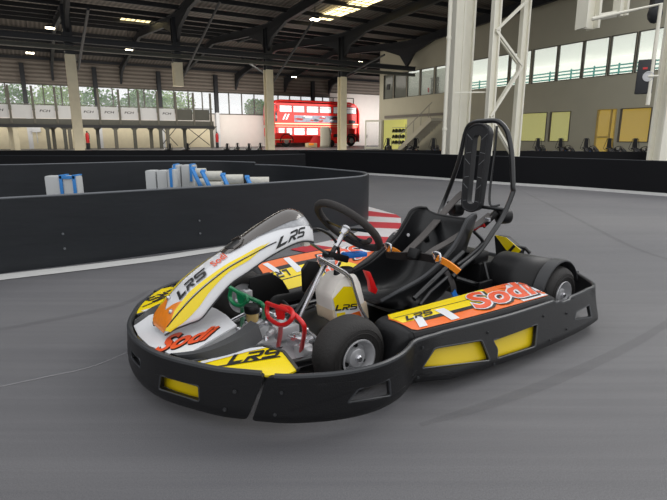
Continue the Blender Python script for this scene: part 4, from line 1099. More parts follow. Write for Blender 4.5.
def C0(s, v):
    a, d = csamp(s); av = abs(v); sg = 1 if v >= 0 else -1
    if av <= 1:
        return Vector((a.x, v*a.z, a.y+d.x*(1-v*v)))
    t = (av-1)/.6
    return Vector((a.x+.0*t, sg*(a.z+d.z*math.sin(min(t, 1)*PI/2)), a.y-d.y*t))
def cowl(s, v, o=0):
    P = C0(s, v)
    if not o: return P
    e = .004; A = C0(min(s+e, 1), v)-C0(max(s-e, 0), v); av = v
    if abs(abs(v)-1) < .02: B = C0(s, v+.05)-C0(s, v-.05)
    else: B = C0(s, v+.01)-C0(s, v-.01)
    n = A.cross(B)
    if n.length < 1e-9: return P
    n.normalize(); ref = Vector((.3, 0, 1)) if abs(v) <= 1 else Vector((0, 1 if v > 0 else -1, .1))
    if n.dot(ref) < 0: n = -n
    return P+n*o
m = MB(); vv = [-1.6, -1.5, -1.35, -1.15, -1.0, -.9, -.6, -.3, 0, .3, .6, .9, 1.0, 1.15, 1.35, 1.5, 1.6]
m.grid([[cowl(k/90, v) for v in vv] for k in range(91)])
cw = m.build('front_fairing', P_wht, kart, ang=45, solid=.004)
def cdec(name, poly, M, o=.0035, ml=.03, parent=None):
    m = MB(); sheet(m, poly, [], lambda s, v, _: cowl(s, v, o), ml); return m.build(name, M, parent or cw)
cdec('orange_tip', [(0, -1.0), (0, 1.0), (.10, 1.02), (.20, .98), (.265, .9), (.21, .3), (.17, 0), (.22, -.5), (.26, -1.0), (.1, -1.02)], P_org2, .004, .03)
for sg in (1, -1):
    cdec('yellow_side_stripe', [(.04, 1.02*sg), (.2, 1.03*sg), (.45, 1.03*sg), (.68, 1.0*sg), (.60, 1.18*sg), (.5, 1.16*sg), (.40, 1.24*sg), (.30, 1.34*sg), (.2, 1.5*sg), (.12, 1.6*sg)], P_yel, .004, .02)
    cdec('yellow_top_stripe', [(.16, 1.0*sg), (.20, .76*sg), (.30, .70*sg), (.45, .80*sg), (.62, .93*sg), (.66, .99*sg)], P_yel, .0042, .02)
    m = MB(); m.tube([cowl(.10+.60*k/40, (1.03 if k < 32 else 1.03+.012*(k-32))*sg, .0035) for k in range(41)], .0022, 5); m.build('crease_line', P_ink, cw)
    m = MB(); m.tube([cowl(.0+1.0*k/50, 1.6*sg, 0) for k in range(51)], .004, 6); m.build('lower_edge', P_grey, cw)
# smoked top window with speckled border and scoop
cdec('speckled_print', [(.60, -.98), (.61, .1), (.66, .62), (.80, .93), (.94, .97), (.97, .6), (.97, -.98)], P_carb, .0038, .03)
cdec('smoked_window', [(.54, -.55), (.53, .0), (.545, .35), (.59, .50), (.70, .66), (.84, .74), (.925, .55), (.945, -.2), (.93, -.97), (.8, -1.0), (.62, -.98), (.56, -.9)], P_smoke, .006, .03)
cdec('scoop_opening', [(.560, -.45), (.552, .0), (.568, .28), (.60, .30), (.605, -.4)], P_ink, .008, .03)
m = MB(); m.tube([cowl(s, v, .011) for s, v in [(.60, -.45), (.612, -.1), (.612, .2), (.595, .38), (.568, .38)]], .005, 6); m.build('scoop_rim', P_smoke, cw)
cdec('back_face', [(.955, -1.0), (.955, 1.0), (1.0, 1.0), (1.0, -1.0)], P_grey, .004, .03)
m = MB(); lrs_on(m, lambda X, Y: cowl(.252+.185*X, .60-.66*Y+.06*X, .0065), maxlen=.12); m.build('large_lettering', P_ink, cw, weld=False)
for sg in (1, -1):
    if sg > 0: f_ = lambda X, Y: cowl(.70+.165*X+.012*Y, 1.42-.40*Y-.02*X, .004)
    else: f_ = lambda X, Y: cowl(.865-.165*X+.012*Y, -(1.42-.40*Y), .004)
    m = MB(); lrs_on(m, f_, maxlen=.12); m.build('side_lettering', P_ink, cw, weld=False)
m = MB(); text_on(m, 'Sodi', lambda X, Y: cowl(.47+.07*X-.01*Y, .5-.55*Y, .006), bold=.02, shear=.4); m.build('small_lettering', P_orgr, cw, weld=False)
for s_, v_ in ((.185, .60), (.225, -.45)):
    P = cowl(s_, v_, .004); n = (cowl(s_, v_, .02)-P).normalized(); m = MB(); m.cyl(P, P+n*.004, .0085, 14); m.sphere(P+n*.004, .006, seg=10); m.build('bolt', P_chr, cw)
m = MB(); m.tube([cowl(.04+.14*k/10, 0, -.012) for k in range(11)], .012, 8); m.build('tip_underside', P_ink, cw)

# --- floor tray, chassis, axle
m = MB(); m.prism([(.92, -.2, .045), (.92, .2, .045), (.7, .25, .045), (.25, .27, .045), (-.1, .25, .045), (-.1, -.25, .045), (.25, -.27, .045), (.7, -.25, .045)], (0, 0, .004)); ft = m.build('floor_tray', P_alu, kart)
m = MB(); m.prism([(.5, -.24, .05), (.5, .24, .05), (.05, .24, .05), (.05, -.24, .05)], (0, 0, .003)); m.build('tray_mat', P_blk2, ft)
m = MB()
for sg in (1, -1):
    m.tube(catmull([(.95, .12*sg, .07), (.86, .2*sg, .07), (.66, .25*sg, .065), (.3, .27*sg, .06), (-.1, .29*sg, .06), (-.45, .3*sg, .065), (-.74, .3*sg, .085)], 5), .016, 12)
fr = m.build('side_rails', P_bar, kart)
for x, w_ in ((.95, .12), (.55, .26), (.0, .28), (-.42, .3), (-.74, .3)):
    m = MB(); m.cyl((x, -w_, .07), (x, w_, .07), .015, 10); m.build('cross_tube', P_bar, fr)
for sg in (1, -1):
    m = MB(); m.tube(catmull([(.4, .27*sg, .065), (.38, .42*sg, .09), (.3, .52*sg, .10), (-.2, .54*sg, .10), (-.33, .45*sg, .09), (-.34, .3*sg, .065)], 5), .013, 10); m.build('side_pod_bar', P_bar, fr)
    m = MB(); m.tube(catmull([(.9, .2*sg, .07), (1.02, .22*sg, .1), (1.09, .1*sg, .11), (1.1, 0, .11)], 5), .011, 10); m.build('nose_bar', P_bar, fr)
m = MB(); m.cyl((-.593, -.44, .133), (-.593, .44, .133), .02, 16); ax = m.build('rear_axle', P_alu, kart)
m = MB(); M_ = Matrix.Translation((-.593, .12, .133)) @ Matrix.Rotation(PI/2, 4, 'X'); m.lathe([(.03, -.004), (.085, -.004), (.085, .004), (.03, .004)], M_, 32); m.build('brake_disc', P_alu, ax)
for y in (.28, -.28): m = MB(); m.box((-.593, y, .12), (.09, .03, .11)); m.build('axle_bearing', P_blk2, ax, bevel=.01)

# --- steering linkage near the pedals
for sg in (1, -1):
    m = MB(); m.box((.593, .31*sg, .12), (.035, .04, .12)); m.cyl((.593, .30*sg, .131), (.593, .36*sg, .131), .013, 12); kp = m.build('steering_knuckle', P_alu, kart, bevel=.004)
    m = MB(); m.cyl((.593, .31*sg, .05), (.593, .31*sg, .185), .008, 10); m.build('kingpin', P_chr, kp)
    m = MB(); m.tube([(.593, .28*sg, .10), (.55, .20*sg, .085), (.52, .05*sg, .085)], .0065, 8); m.sphere((.593, .28*sg, .1), .012, seg=10); m.sphere((.52, .05*sg, .085), .012, seg=10); m.build('tie_rod', P_chr, kp)
    m = MB(); m.beam((.593, .31*sg, .09), (.62, .22*sg, .07), .03, .03); m.build('stub_bracket', P_alu, kp)
for i, (x, y, z, dx, dy, dz, mm) in enumerate(((.60, .02, .09, .10, .05, .05, P_alu), (.60, .12, .085, .06, .09, .04, P_chr), (.66, -.14, .08, .09, .06, .03, P_alu), (.50, .16, .075, .07, .05, .04, P_alu), (.72, .02, .075, .07, .12, .02, P_alu), (.56, -.08, .08, .08, .05, .04, P_chr), (.64, .2, .08, .05, .05, .05, P_alu), (.74, .13, .075, .05, .08, .025, P_chr))):
    m = MB(); m.box((x, y, z), (dx, dy, dz), Matrix.Rotation(.3*i, 3, 'Z')); br_ = m.build('pedal_bracket', mm, kart, bevel=.006)
    m = MB()
    for k in (-1, 1): m.cyl((x+k*dx*.35, y, z+dz/2-.001), (x+k*dx*.35, y, z+dz/2+.008), .007, 6)
    m.build('bolts', P_chr, br_)
m = MB(); m.cyl((.585, -.02, .115), (.68, .05, .12), .018, 14); m.cyl((.68, .05, .12), (.71, .07, .12), .01, 10); mc = m.build('brake_cylinder', P_alu, kart)
m = MB(); m.tube(catmull([(.585, -.02, .115), (.53, -.06, .12), (.47, -.12, .09), (.3, -.2, .07)], 6), .005, 8); m.build('brake_hose', P_ink, mc)
for (a, b) in (((.62, -.1, .09), (.80, .0, .14)), ((.68, .02, .1), (.75, .12, .13)), ((.66, -.28, .15), (.58, -.1, .12)), ((.8, -.2, .08), (.7, -.1, .16))):
    m = MB(); m.cyl(a, b, .007, 8); m.sphere(a, .011, seg=8); m.sphere(b, .011, seg=8); m.build('push_rod', P_chr, kart)
# fluid reservoir
c = KX(252.5, 321.5, .735); t_ = KX(252.5, 304, .735); hR = t_.z-c.z
M_ = Matrix.Translation((c.x, c.y, c.z))
m = MB(); m.lathe([(0, 0), (.02, 0), (.024, .006), (.025, hR*.6), (0, hR*.6)], M_, 24); rs = m.build('fluid_reservoir', P_amb, kart)
m = MB(); m.lathe([(.028, hR*.52), (.030, hR*.6), (.031, hR*.82), (.026, hR*.93), (0, hR*.97)], M_, 24); m.build('cap', P_blk2, rs)
m = MB(); m.cyl((c.x, c.y, c.z), (c.x-.03, c.y+.02, .06), .008, 8); m.build('outlet', P_chr, rs)

# --- pedals
def pedal(name, M, top, loop, legs, x0, plate):
    r = empty(name, (0, 0, 0)); r.parent = kart
    pts = [KX(u, v, x) for u, v, x in top]
    m = MB(); m.tube(catmull(pts, 6), .0085, 10); m.build('upper_bar', M, r)
    m = MB(); m.tube(catmull([KX(u, v, x) for u, v, x in loop], 6), .0085, 10); m.build('foot_loop', M, r)
    for lg in legs: m = MB(); m.tube([KX(u, v, x) for u, v, x in lg], .009, 10); m.build('leg', M, r)
    m = MB(); q = [KX(u, v, x) for u, v, x in plate]; m.prism(q, (-.006, 0, 0)); m.build('gusset_plate', M, r)
    return r
pedal('brake_pedal', P_red, [(266.5, 303, .72), (276, 306.5, .715), (290, 311.5, .705), (302, 322, .695), (304.5, 331, .685), (302.5, 344, .665), (300, 356, .65)],
      [(267.5, 304, .72), (267, 312, .725), (270, 319, .73), (280, 325, .73), (288, 323, .725), (293, 316, .715), (290, 309, .70), (281, 306, .69)],
      [[(281, 325, .725), (280, 336, .70), (278.5, 345, .68)]], .7, [(275, 308, .718), (284, 312, .715), (283, 320, .72), (277, 319, .72)])
pedal('throttle_pedal', P_grn, [(228.5, 286.5, .72), (238, 292, .715), (250, 298, .71), (262, 304, .70), (264, 311, .685), (263.5, 318, .67)],
      [(231, 290, .72), (230, 298, .725), (235, 304.5, .73), (243, 305.5, .73), (248, 300, .72), (246, 295, .712)],
      [[(242.5, 305, .725), (242.5, 316, .70), (242, 326, .68)]], .7, [(236, 293, .718), (245, 297, .716), (243, 304, .72), (238, 303, .72)])

# --- steering column supports, column, wheel
T0 = KY(322, 260, .03)
def tubepart(name, pts, r, M, parent=kart, n=6, seg=10, **k):
    m = MB(); m.tube(catmull(pts, n) if n > 1 else pts, r, seg); return m.build(name, M, parent, **k)
ss = empty('steering_support', (0, 0, 0)); ss.parent = kart
for off in (0, .022):
    tubepart('front_strut', [KY(300, 317, .02-off), KY(324.5+off*120, 262, .02-off)], .0075, P_chr, ss, 1)
    tubepart('rear_strut', [KY(319, 257.5+off*90, .11-off), KY(333, 265+off*90, .11-off), KY(349, 275.5+off*90, .11-off), KY(354.5, 290, .11-off), KY(360, 307, .11-off), KY(368, 321, .11-off)], .0065, P_chr, ss, 4)
m = MB(); a, b = KY(302, 238, .02), KY(326, 253, .02); m.beam(a, b, .035, .006, up=(.5, 0, 1)); m.build('fairing_bracket', mat('slate_grey_metal', (104, 116, 122), rough=.35, metal=.5), ss, bevel=.001)
m = MB(); a, b = KY(318, 261, .02), KY(334, 261, .05); m.beam(a, b, .05, .02); m.build('clamp', P_chr, ss, bevel=.003)
m = MB(); a = KY(305, 242, .02); m.box(a, (.03, .03, .03)); m.build('bracket_block', P_tank, ss, bevel=.004)
SWc = Vector((.272, .0, .468)); tl = R(46)
Tdir = Vector((math.sin(tl), 0, math.cos(tl))); Ndir = Vector((-math.cos(tl), 0, math.sin(tl)))
col0 = SWc-Ndir*.40
sc = tubepart('steering_column', [SWc, SWc.lerp(Vector((.56, .0, .12)), .2)], .012, P_chr, kart, 1)
tubepart('column_shaft', [SWc.lerp(Vector((.56, .0, .12)), .2), Vector((.56, .0, .12))], .010, P_bar, sc, 1)
SR = .156
sw = empty('steering_wheel', (0, 0, 0)); sw.parent = kart
def swp(a, r, o=0): return SWc+Tdir*(r*math.cos(a))+Vector((0, 1, 0))*(r*math.sin(a)*1.0)+Ndir*o
m = MB(); pts = []
for k in range(72):
    a = 2*PI*k/72; r = SR*(1-.06*max(0, math.cos(a-PI))**6); pts.append(swp(a, r, .012))
m.tube(pts, .0165, 12, closed=True); m.build('rim', P_suede, sw)
for a in (PI/2, -PI/2, PI):
    m = MB(); q = [swp(a-.25, .03, 0), swp(a+.25, .03, 0), swp(a+.09, SR-.008, .012), swp(a-.09, SR-.008, .012)]; m.prism(q, Ndir*.004); m.build('spoke', P_blk2, sw)
m = MB(); M_ = Matrix.Translation(SWc) @ Ndir.to_track_quat('Z', 'Y').to_matrix().to_4x4(); m.lathe([(0, .008), (.018, .008), (.022, .004), (.022, -.01), (.015, -.03), (.0, -.03)], M_, 20); m.build('hub', P_chr, sw)
m = MB(); m.tube([swp(PI+k*.2, .11, .012) for k in (-4, -3, -2, -1, 0, 1, 2, 3, 4)], .012, 10); m.build('lower_grip', P_suede, sw)
tubepart('steering_cable', [KY(308, 231, .0), KY(318, 229, .0), KY(330, 235, .0), KY(337, 244, .0), KY(339, 254, .0)], .0065, P_ink)
m = MB(); a, b = KY(344, 255.5, -.05), KY(364, 253.5, -.05); m.beam(a, b, .05, .022); m.build('blue_pad', P_blue, kart, bevel=.006)
m = MB(); a, b = KY(326, 254, .0), KY(345, 259, -.03); m.beam(a, b, .045, .03); m.build('column_block', P_blk2, kart, bevel=.006)
# red lever beside the tank
m = MB(); q = [KY(365, 270.5, .10), KY(370.5, 272, .10), (KY(378, 290, .10)), KY(376, 294.5, .10), KY(371, 292, .10), KY(369.5, 281, .10)]
m.prism(q, (0, -.02, 0)); rl = m.build('red_lever', P_red, kart, bevel=.004)

# --- fuel tank
yN, yF = .085, -.035
tpp = [KY(u, v, yN) for u, v in ((334, 323.5), (331.5, 297), (337, 284), (345, 276), (357, 274.5), (361, 283), (366.5, 306), (369.5, 318), (364, 324))]
tp = [(q.x, q.z) for q in tpp]
m = MB(); m.prism([(x, yN, z) for x, z in tp], (0, yF-yN, 0)); tk = m.build('fuel_tank', P_tank, kart, bevel=.014, ang=50)
zl_ = KY(333, 310, yN).z; xl = [x for x, z in tp]
m = MB(); m.prism([(tp[0][0], yN+.0012, tp[0][1]+.002), ((tp[0][0]+tp[1][0])/2+.002, yN+.0012, zl_), (tp[6][0]-.003, yN+.0012, zl_), (tp[7][0], yN+.0012, tp[7][1]), (tp[8][0], yN+.0012, tp[8][1]+.002)], (0, yF-yN-.0024, 0)); m.build('fuel_level', P_fuel, tk, bevel=.010, ang=50)
tx, tz = tp[4][0]-.0, max(z for x, z in tp)
def tsk(name, px, M, o): m = MB(); m.prism([KY(u, v, yN+o) for u, v in px], (0, .0008, 0)); return m.build(name, M, tk)
tsk('white_label', [(333, 299), (343.5, 286.5), (354, 286.5), (364, 318), (362, 323), (337, 324)], P_wht, .0025)
tsk('yellow_label', [(333, 299), (343.5, 286.5), (353.5, 286.5), (357.5, 306), (336, 311.5)], P_yel, .0036)
tsk('orange_label', [(341, 319), (350, 314), (359.5, 311), (363, 320), (343, 324.5)], P_org, .0036)
tsk('yellow_strip', [(336.5, 313.5), (345, 312), (346, 317), (338, 323)], P_yel, .0042)
q = [KY(336, 311, yN+.0052), KY(358, 309, yN+.0052), KY(356.5, 303.5, yN+.0052), KY(336, 305, yN+.0052)]
m = MB(); lrs_on(m, lambda X, Y: (q[0].lerp(q[1], X)).lerp(q[3].lerp(q[2], X), Y)); m.build('lettering', P_ink, tk, weld=False)
m = MB(); m.lathe([(0, .02), (.03, .02), (.034, .014), (.034, 0), (.03, -.01)], Matrix.Translation((tx+.015, .03, tz-.004)), 20); m.build('cap', P_blk2, tk)
m = MB(); m.lathe([(0, .03), (.012, .03), (.014, .0)], Matrix.Translation((tp[3][0], .03, tz-.006)), 14); m.tube(catmull([(tp[3][0], .03, tz+.02), (tp[3][0]-.02, .03, tz+.04), (tx+.03, .0, tz+.03), (tx, -.05, tz-.03), (tx-.02, -.08, tz-.1)], 5), .004, 6); m.build('breather_hose', P_ink, tk)

# --- seat
st_ = [((.215, .155), (.205, .168), .150), ((.12, .108), (.115, .205), .175), ((-.03, .075), (-.02, .242), .182), ((-.19, .082), (-.12, .292), .185), ((-.29, .145), (-.215, .355), .182),
       ((-.355, .26), (-.275, .42), .180), ((-.405, .37), (-.315, .470), .178), ((-.425, .43), (-.365, .486), .170), ((-.432, .448), (-.405, .482), .158)]
cc = catmull([Vector((a[0], a[1], 0)) for a, b, w_ in st_], 5); rr_ = catmull([Vector((b[0], b[1], w_)) for a, b, w_ in st_], 5)
m = MB(); rows = []; vs_ = [-1, -.97, -.9, -.75, -.5, -.25, 0, .25, .5, .75, .9, .97, 1]
for c_, r_ in zip(cc, rr_):
    row = []
    for v in vs_:
        k = abs(v)**4; y = r_.z*(math.sin(v*PI/2)*.86+.14*v)
        row.append(Vector((c_.x+(r_.x-c_.x)*k, y, c_.y+(r_.y-c_.y)*k)))
    rows.append(row)
m.grid(rows); seat = m.build('seat', P_seat, kart, solid=.012, ang=60)
for i_ in (0, -1): m = MB(); m.tube([r_[i_] for r_ in rows], .0085, 8); m.build('seat_edge', P_lip if i_ else P_blk2, seat)
m = MB(); m.tube(rows[-1], .008, 8); m.build('seat_edge', P_blk2, seat)
m = MB(); m.tube(rows[0], .008, 8); m.build('seat_edge', P_blk2, seat)
P = KY(408, 235, -.165); bolt(seat, P, Vector((.3, 1, .3)).normalized(), .009, P_alu)
for y in (.15, -.15):
    m = MB(); m.tube([(-.25, y*1.22, .20), (-.35, y*1.6, .16), (-.42, y*1.9, .07)], .011, 8); m.build('seat_stay', P_bar, seat)
tubepart('seat_stay', [KY(463, 252, .22), KY(440, 274, .23), KY(414, 299, .24)], .011, P_bar, seat, 1)
tubepart('seat_stay', [KY(447, 277, .24), KY(430, 292, .25), KY(420, 305, .26)], .009, P_bar, seat, 1)

# --- roll bar
BX = -.65
rb = empty('roll_bar', (0, 0, 0)); rb.parent = kart
rp = [KY(452, 277, .215), KY(460.6, 268, .21), KY(478.5, 252, .2), KY(493, 232, .2), KX(504, 214, -.60), KX(512.6, 193, BX), KX(513, 187, BX), KX(512, 157, BX), KX(509.5, 140, BX), KX(506, 129, BX), KX(498, 121.5, BX), KX(486, 121, BX), KX(473, 123, BX), KX(466, 131, BX), KX(460, 157, BX), KX(452.5, 180, BX), KX(445.5, 198, BX), KX(441, 209, -.62), KX(436, 222, -.52), KX(425, 240, -.35)]
m = MB(); m.tube(catmull(rp, 5), .0125, 12); m.build('hoop', P_bar, rb)
m = MB(); m.tube(catmull([KX(497, 126, BX+.01), KX(495, 150, BX+.01), KX(491, 180, BX+.02), KX(489.5, 200, BX+.03), KX(492, 206, BX+.03), KX(500, 205, BX+.01)], 5), .006, 8); m.build('inner_rod', P_bar, rb)
m = MB(); m.tube(catmull([KY(474, 231.5, .2), KY(482, 240, .2), KY(481, 245, .2), KY(468, 257, .2), KY(457, 265, .2)], 4), .0085, 10); m.build('side_handle', P_bar, rb)
for (u, v, x, y_) in ((503.5, 216, -.66, 1), (456, 209, -.60, -1)):
    c_ = KX(u, v, x); m = MB(); M_ = Matrix.Translation(c_) @ Matrix.Rotation(PI/2, 4, 'Y') @ Matrix.Rotation(.3, 4, 'X'); m.lathe([(0, -.035), (.03, -.035), (.04, -.028), (.042, 0), (.04, .028), (.03, .035), (0, .035)], M_, 20); m.build('round_pad', P_blk2, rb)
m = MB(); m.cyl((-.625, -.19, .49), (-.625, .19, .49), .010, 10); m.build('cross_tube', P_bar, rb)
a = KX(489, 219, -.6); m = MB(); m.beam(KX(482, 226, -.58), KX(497, 212, -.62), .05, .03); m.build('belt_mount', P_blk2, rb, bevel=.006)
m = MB(); q = [KX(475.5, 222, -.55), KX(483, 224, -.55), KX(484, 227, -.55), KX(479, 227.5, -.55), KX(473, 232, -.55)]; m.prism(q, (-.015, 0, 0)); m.build('red_tag', P_red, rb)
m = MB(); m.box(KX(487.5, 219.5, -.56), (.02, .03, .02)); m.build('chrome_latch', P_chr, rb, bevel=.004)
# headrest slab with a long slot
HX = -.60
c_ = Vector((HX, .0, 0)); zb_, zt_ = KX(470, 211, HX).z, KX(480, 123.5, HX).z; yl, yr = KX(463.5, 165, HX).y, KX(486.5, 165, HX).y
ym, hw = (yl+yr)/2, (yr-yl)/2*.98
def stad(hw, z0, z1, n=10, top=1, bot=1):
    out = []
    for k in range(n+1): a = PI*k/n; out.append((ym+hw*math.cos(a), z1-hw*.8+hw*.8*math.sin(a)))
    for k in range(n+1): a = PI+PI*k/n; out.append((ym+hw*.8*math.cos(a)*(1.0), z0+hw*.6+hw*.6*math.sin(a)))
    return out
lean = lambda z: -.03*(z-zb_)/(zt_-zb_)
so = [(ym+.0+(.024)*math.cos(2*PI*k/20), (zb_+.06 if math.sin(2*PI*k/20) < 0 else zt_-.075)+.02*math.sin(2*PI*k/20)) for k in range(20)]
m = MB(); sheet(m, stad(hw, zb_, zt_), [so], lambda y, z, o: Vector((HX+lean(z)+o, y, z)), .05, thick=.04); hd = m.build('headrest', P_foam, kart, bevel=0)
m = MB(); m.tube([Vector((HX+lean(z)+.019, y, z)) for y, z in stad(hw-.002, zb_+.002, zt_-.002)], .006, 6, closed=True); m.build('piping', P_foam, hd)
for k in range(6):
    z = zb_+.07+(zt_-zb_-.14)*k/5
    for sg in (1, -1):
        m = MB(); m.tube([Vector((HX+lean(z)+.021, ym+sg*.028, z-.012)), Vector((HX+lean(z)+.021, ym+sg*(hw-.008), z+.018*(1 if k % 2 else -1)))], .0016, 5); m.build('crease', P_line, hd)

# --- harness
def ribbon(name, pts, wd, M, parent, wdir=Vector((0, 1, 0)), th=.003, n=5):
    P = catmull(pts, n); m = MB(); rows = []
    for i, p in enumerate(P):
        t = (P[min(i+1, len(P)-1)]-P[max(i-1, 0)]).normalized(); s_ = (wdir-t*wdir.dot(t)).normalized(); nn = t.cross(s_)*th
        rows.append([p-s_*wd/2+nn, p+s_*wd/2+nn, p+s_*wd/2-nn, p-s_*wd/2-nn, p-s_*wd/2+nn])
    m.grid(rows); return m.build(name, M, parent)
hn = empty('harness', (0, 0, 0)); hn.parent = kart
ribbon('shoulder_strap', [KX(463, 193, -.60), KX(453, 202, -.56), KX(440, 217, -.44), KX(425, 234, -.31), KX(411, 248, -.2), KX(405, 254, -.16)], .045, P_web, hn)
ribbon('shoulder_strap', [KX(491, 214, -.6), KX(478, 224, -.52), KX(464, 232, -.40), KX(448, 242, -.28), KX(434, 250, -.18), KX(424, 258, -.12)], .042, P_web, hn)
ribbon('lap_strap', [KX(386, 254, -.06), KX(398, 256, -.08), KX(412, 256, -.10), KX(424, 257, -.11), KX(438, 260, -.12)], .045, P_web2, hn, Vector((.5, 0, 1)))
ribbon('lap_strap', [KY(440, 262, .16), KY(446, 272, .2), KY(452, 283, .225), KY(454, 293, .235)], .04, P_web2, hn, Vector((1, 0, .3)))
ribbon('blue_strap_end', [KY(453, 291, .238), KY(458, 302, .25)], .03, P_blue, hn, Vector((1, 0, .3)))
m = MB(); c0 = KX(414, 254, -.085); m.box(c0, (.03, .06, .05), Matrix.Rotation(-.5, 3, 'Y')); m.build('buckle_box', P_blk2, hn, bevel=.006)
for (u0, v0, u1, v1, x) in ((388, 248.5, 402, 256.5, -.05), (436.5, 258, 459, 272, -.02)):
    p0, p1 = KX(u0, v0, x), KX(u1, v1, x-.06)
    bk = MB(); bk.tube(catmull([p0+Vector((-.01, -.02, -.01)), p0+Vector((0, -.02, .02)), p0+Vector((0, .015, .022)), p0+Vector((0, .02, -.01)), p0+Vector((-.01, -.01, -.02))], 4), .005, 8); bo = bk.build('adjuster_buckle', P_chr, hn)
    ribbon('pull_tab', [p0, p0.lerp(p1, .5)+Vector((0, 0, .006)), p1], .028, P_tab, bo, Vector((.3, 0, 1)), th=.004)

# --- side pods
podst = [(.485, .385, .10, .48, .09), (.47, .385, .17, .50, .16), (.45, .385, .205, .52, .196), (.425, .386, .216, .535, .204), (.40, .388, .218, .548, .206), (.20, .40, .220, .578, .208), (-.05, .41, .220, .597, .206), (-.25, .415, .218, .606, .202), (-.345, .43, .215, .606, .196), (-.40, .45, .19, .60, .17)]
PD = catmull([Vector(p[:3]) for p in podst], 5); PE = catmull([Vector((p[0], p[3], p[4])) for p in podst], 5)
PDf = [Vector((p.x, p.y-.045*min(1, max(0, (p.x+.3)/.3)), p.z-.10*min(1, max(0, (p.x+.3)/.3)))) for p in PD]; PEf = [Vector((p.x, p.y, p.z+.022)) for p in PE]
def podS(x, v, o=0, sg=1):
    i = 0
    while i < len(PD)-2 and PD[i+1].x > x: i += 1
    A_, B_ = (PD, PE) if sg > 0 else (PDf, PEf)
    k = (x-PD[i].x)/((PD[i+1].x-PD[i].x) or 1); a = A_[i].lerp(A_[i+1], k); b = B_[i].lerp(B_[i+1], k)
    p = b.lerp(a, v); p.z += .006*math.sin(PI*min(max(v, 0), 1))+o; return Vector((p.x, p.y*sg, p.z))
for sg in (1, -1):
    m = MB(); rows = []
    for a, b in zip(*((PD, PE) if sg > 0 else (PDf, PEf))):
        z0 = min(.07, a.z*.6); dn = .05
        rows.append([Vector((b.x, (b.y+.02)*sg, z0)), Vector((b.x, (b.y+.012)*sg, b.z-.02)), Vector((b.x, b.y*sg, b.z))]+[podS(a.x, v, 0, sg) for v in (.15, .3, .5, .7, .85)]+[Vector((a.x, a.y*sg, a.z)), Vector((a.x, (a.y-.012)*sg, a.z-.015)), Vector((a.x, (a.y-.018)*sg, z0))])
    m.grid(rows); m.add([r for r in rows[0]], [tuple(range(11))]); m.add([r for r in rows[-1]], [tuple(range(11))])
    pod = m.build('side_pod', P_blk, kart, ang=45)
    def dec(name, poly, M, o): m = MB(); sheet(m, poly, [], lambda x, v, _: podS(x, v, o, sg), .03); return m.build(name, M, pod)
    dec('orange_sticker', [(.415, .12), (.425, .75), (.40, .97), (-.33, .97), (-.352, .6), (-.33, .04), (.0, .04), (.40, .05)], P_org, .0022)
    dec('yellow_sticker', [(.412, .42), (.42, .75), (.40, .97), (-.13, .97), (-.06, .45), (.1, .38)], P_yel, .0032)
    dec('black_flash', [(.36, .30), (-.12, .28), (-.12, .36), (.1, .40), (.36, .42)], P_ink, .0038)
    dec('pin_line', [(.41, .70), (-.08, .64), (-.08, .66), (.41, .725)], P_ink, .0040)
    dec('white_slash', [(.385, .10), (.35, .10), (.31, .56), (.345, .56)], P_wht, .0045)
    dec('white_slash', [(.245, .08), (.205, .08), (.19, .58), (.235, .60)], P_wht, .0045)
    dec('white_patch', [(-.16, .06), (-.335, .05), (-.352, .5), (-.335, .93), (-.27, .9), (-.22, .7), (-.24, .45), (-.17, .3)], P_wht, .0036)
    dec('orange_patch', [(-.25, .95), (-.335, .95), (-.35, .62), (-.30, .70)], P_orgr, .0042)
    for k in range(14):
        rr2 = random.Random(k+50); x = -.19-.14*rr2.random(); v = .12+.7*rr2.random(); s_ = .008+.014*rr2.random()
        dec('speckle', [(x+s_, v), (x, v+s_*3), (x-s_, v+.02), (x-s_*.2, v-s_*3)], (P_orgr, P_ink, P_org)[k % 3], .0044)
    ff = (lambda X, Y, o: podS(.385-.125*X-.012*Y, .44+.20*Y+.02*X, o, 1)) if sg > 0 else (lambda X, Y, o: podS(.285+.125*X-.012*Y, .44+.20*Y, o, -1))
    m = MB(); lrs_on(m, lambda X, Y: ff(X, Y, .0056)); m.build('lettering', P_ink, pod, weld=False)
    fg = (lambda X, Y, o: podS(.09-.425*X-.03*Y, .16+.74*Y, o, 1)) if sg > 0 else (lambda X, Y, o: podS(-.26+.33*X, .22+.66*Y, o, -1))
    for nm, mm, bo, o_, dx in (('lettering_shadow', P_ink, .085, .0058, .02), ('lettering_outline', P_wht, .065, .0066, 0), ('lettering', P_orgr, .028, .0076, 0)):
        m = MB(); V_, F_ = text_geo('Sodi', bo, .35); k_ = bo-.028
        m.add([fg(x*(1+k_*.8)-k_*.4+dx, y*(1+k_*2)-k_-dx*1.5, o_) for x, y in V_], F_); m.build(nm, mm, pod, weld=False)

# far inner panels
m = MB(); q = [KY(249, 278, -.34), KY(272, 273, -.34), KY(283, 280, -.34), KY(299, 306, -.34), KY(296, 313, -.34), KY(255, 322, -.34)]; m.prism(q, (0, -.03, 0)); m.build('inner_panel', P_blk2, kart, bevel=.008)
m = MB(); q = [KY(303, 270, -.22), KY(309, 261, -.22), KY(320, 262, -.22), KY(324, 290, -.22), KY(316, 300, -.22), KY(304, 292, -.22)]; m.prism(q, (0, -.02, 0)); m.build('inner_panel', P_blk2, kart, bevel=.006)

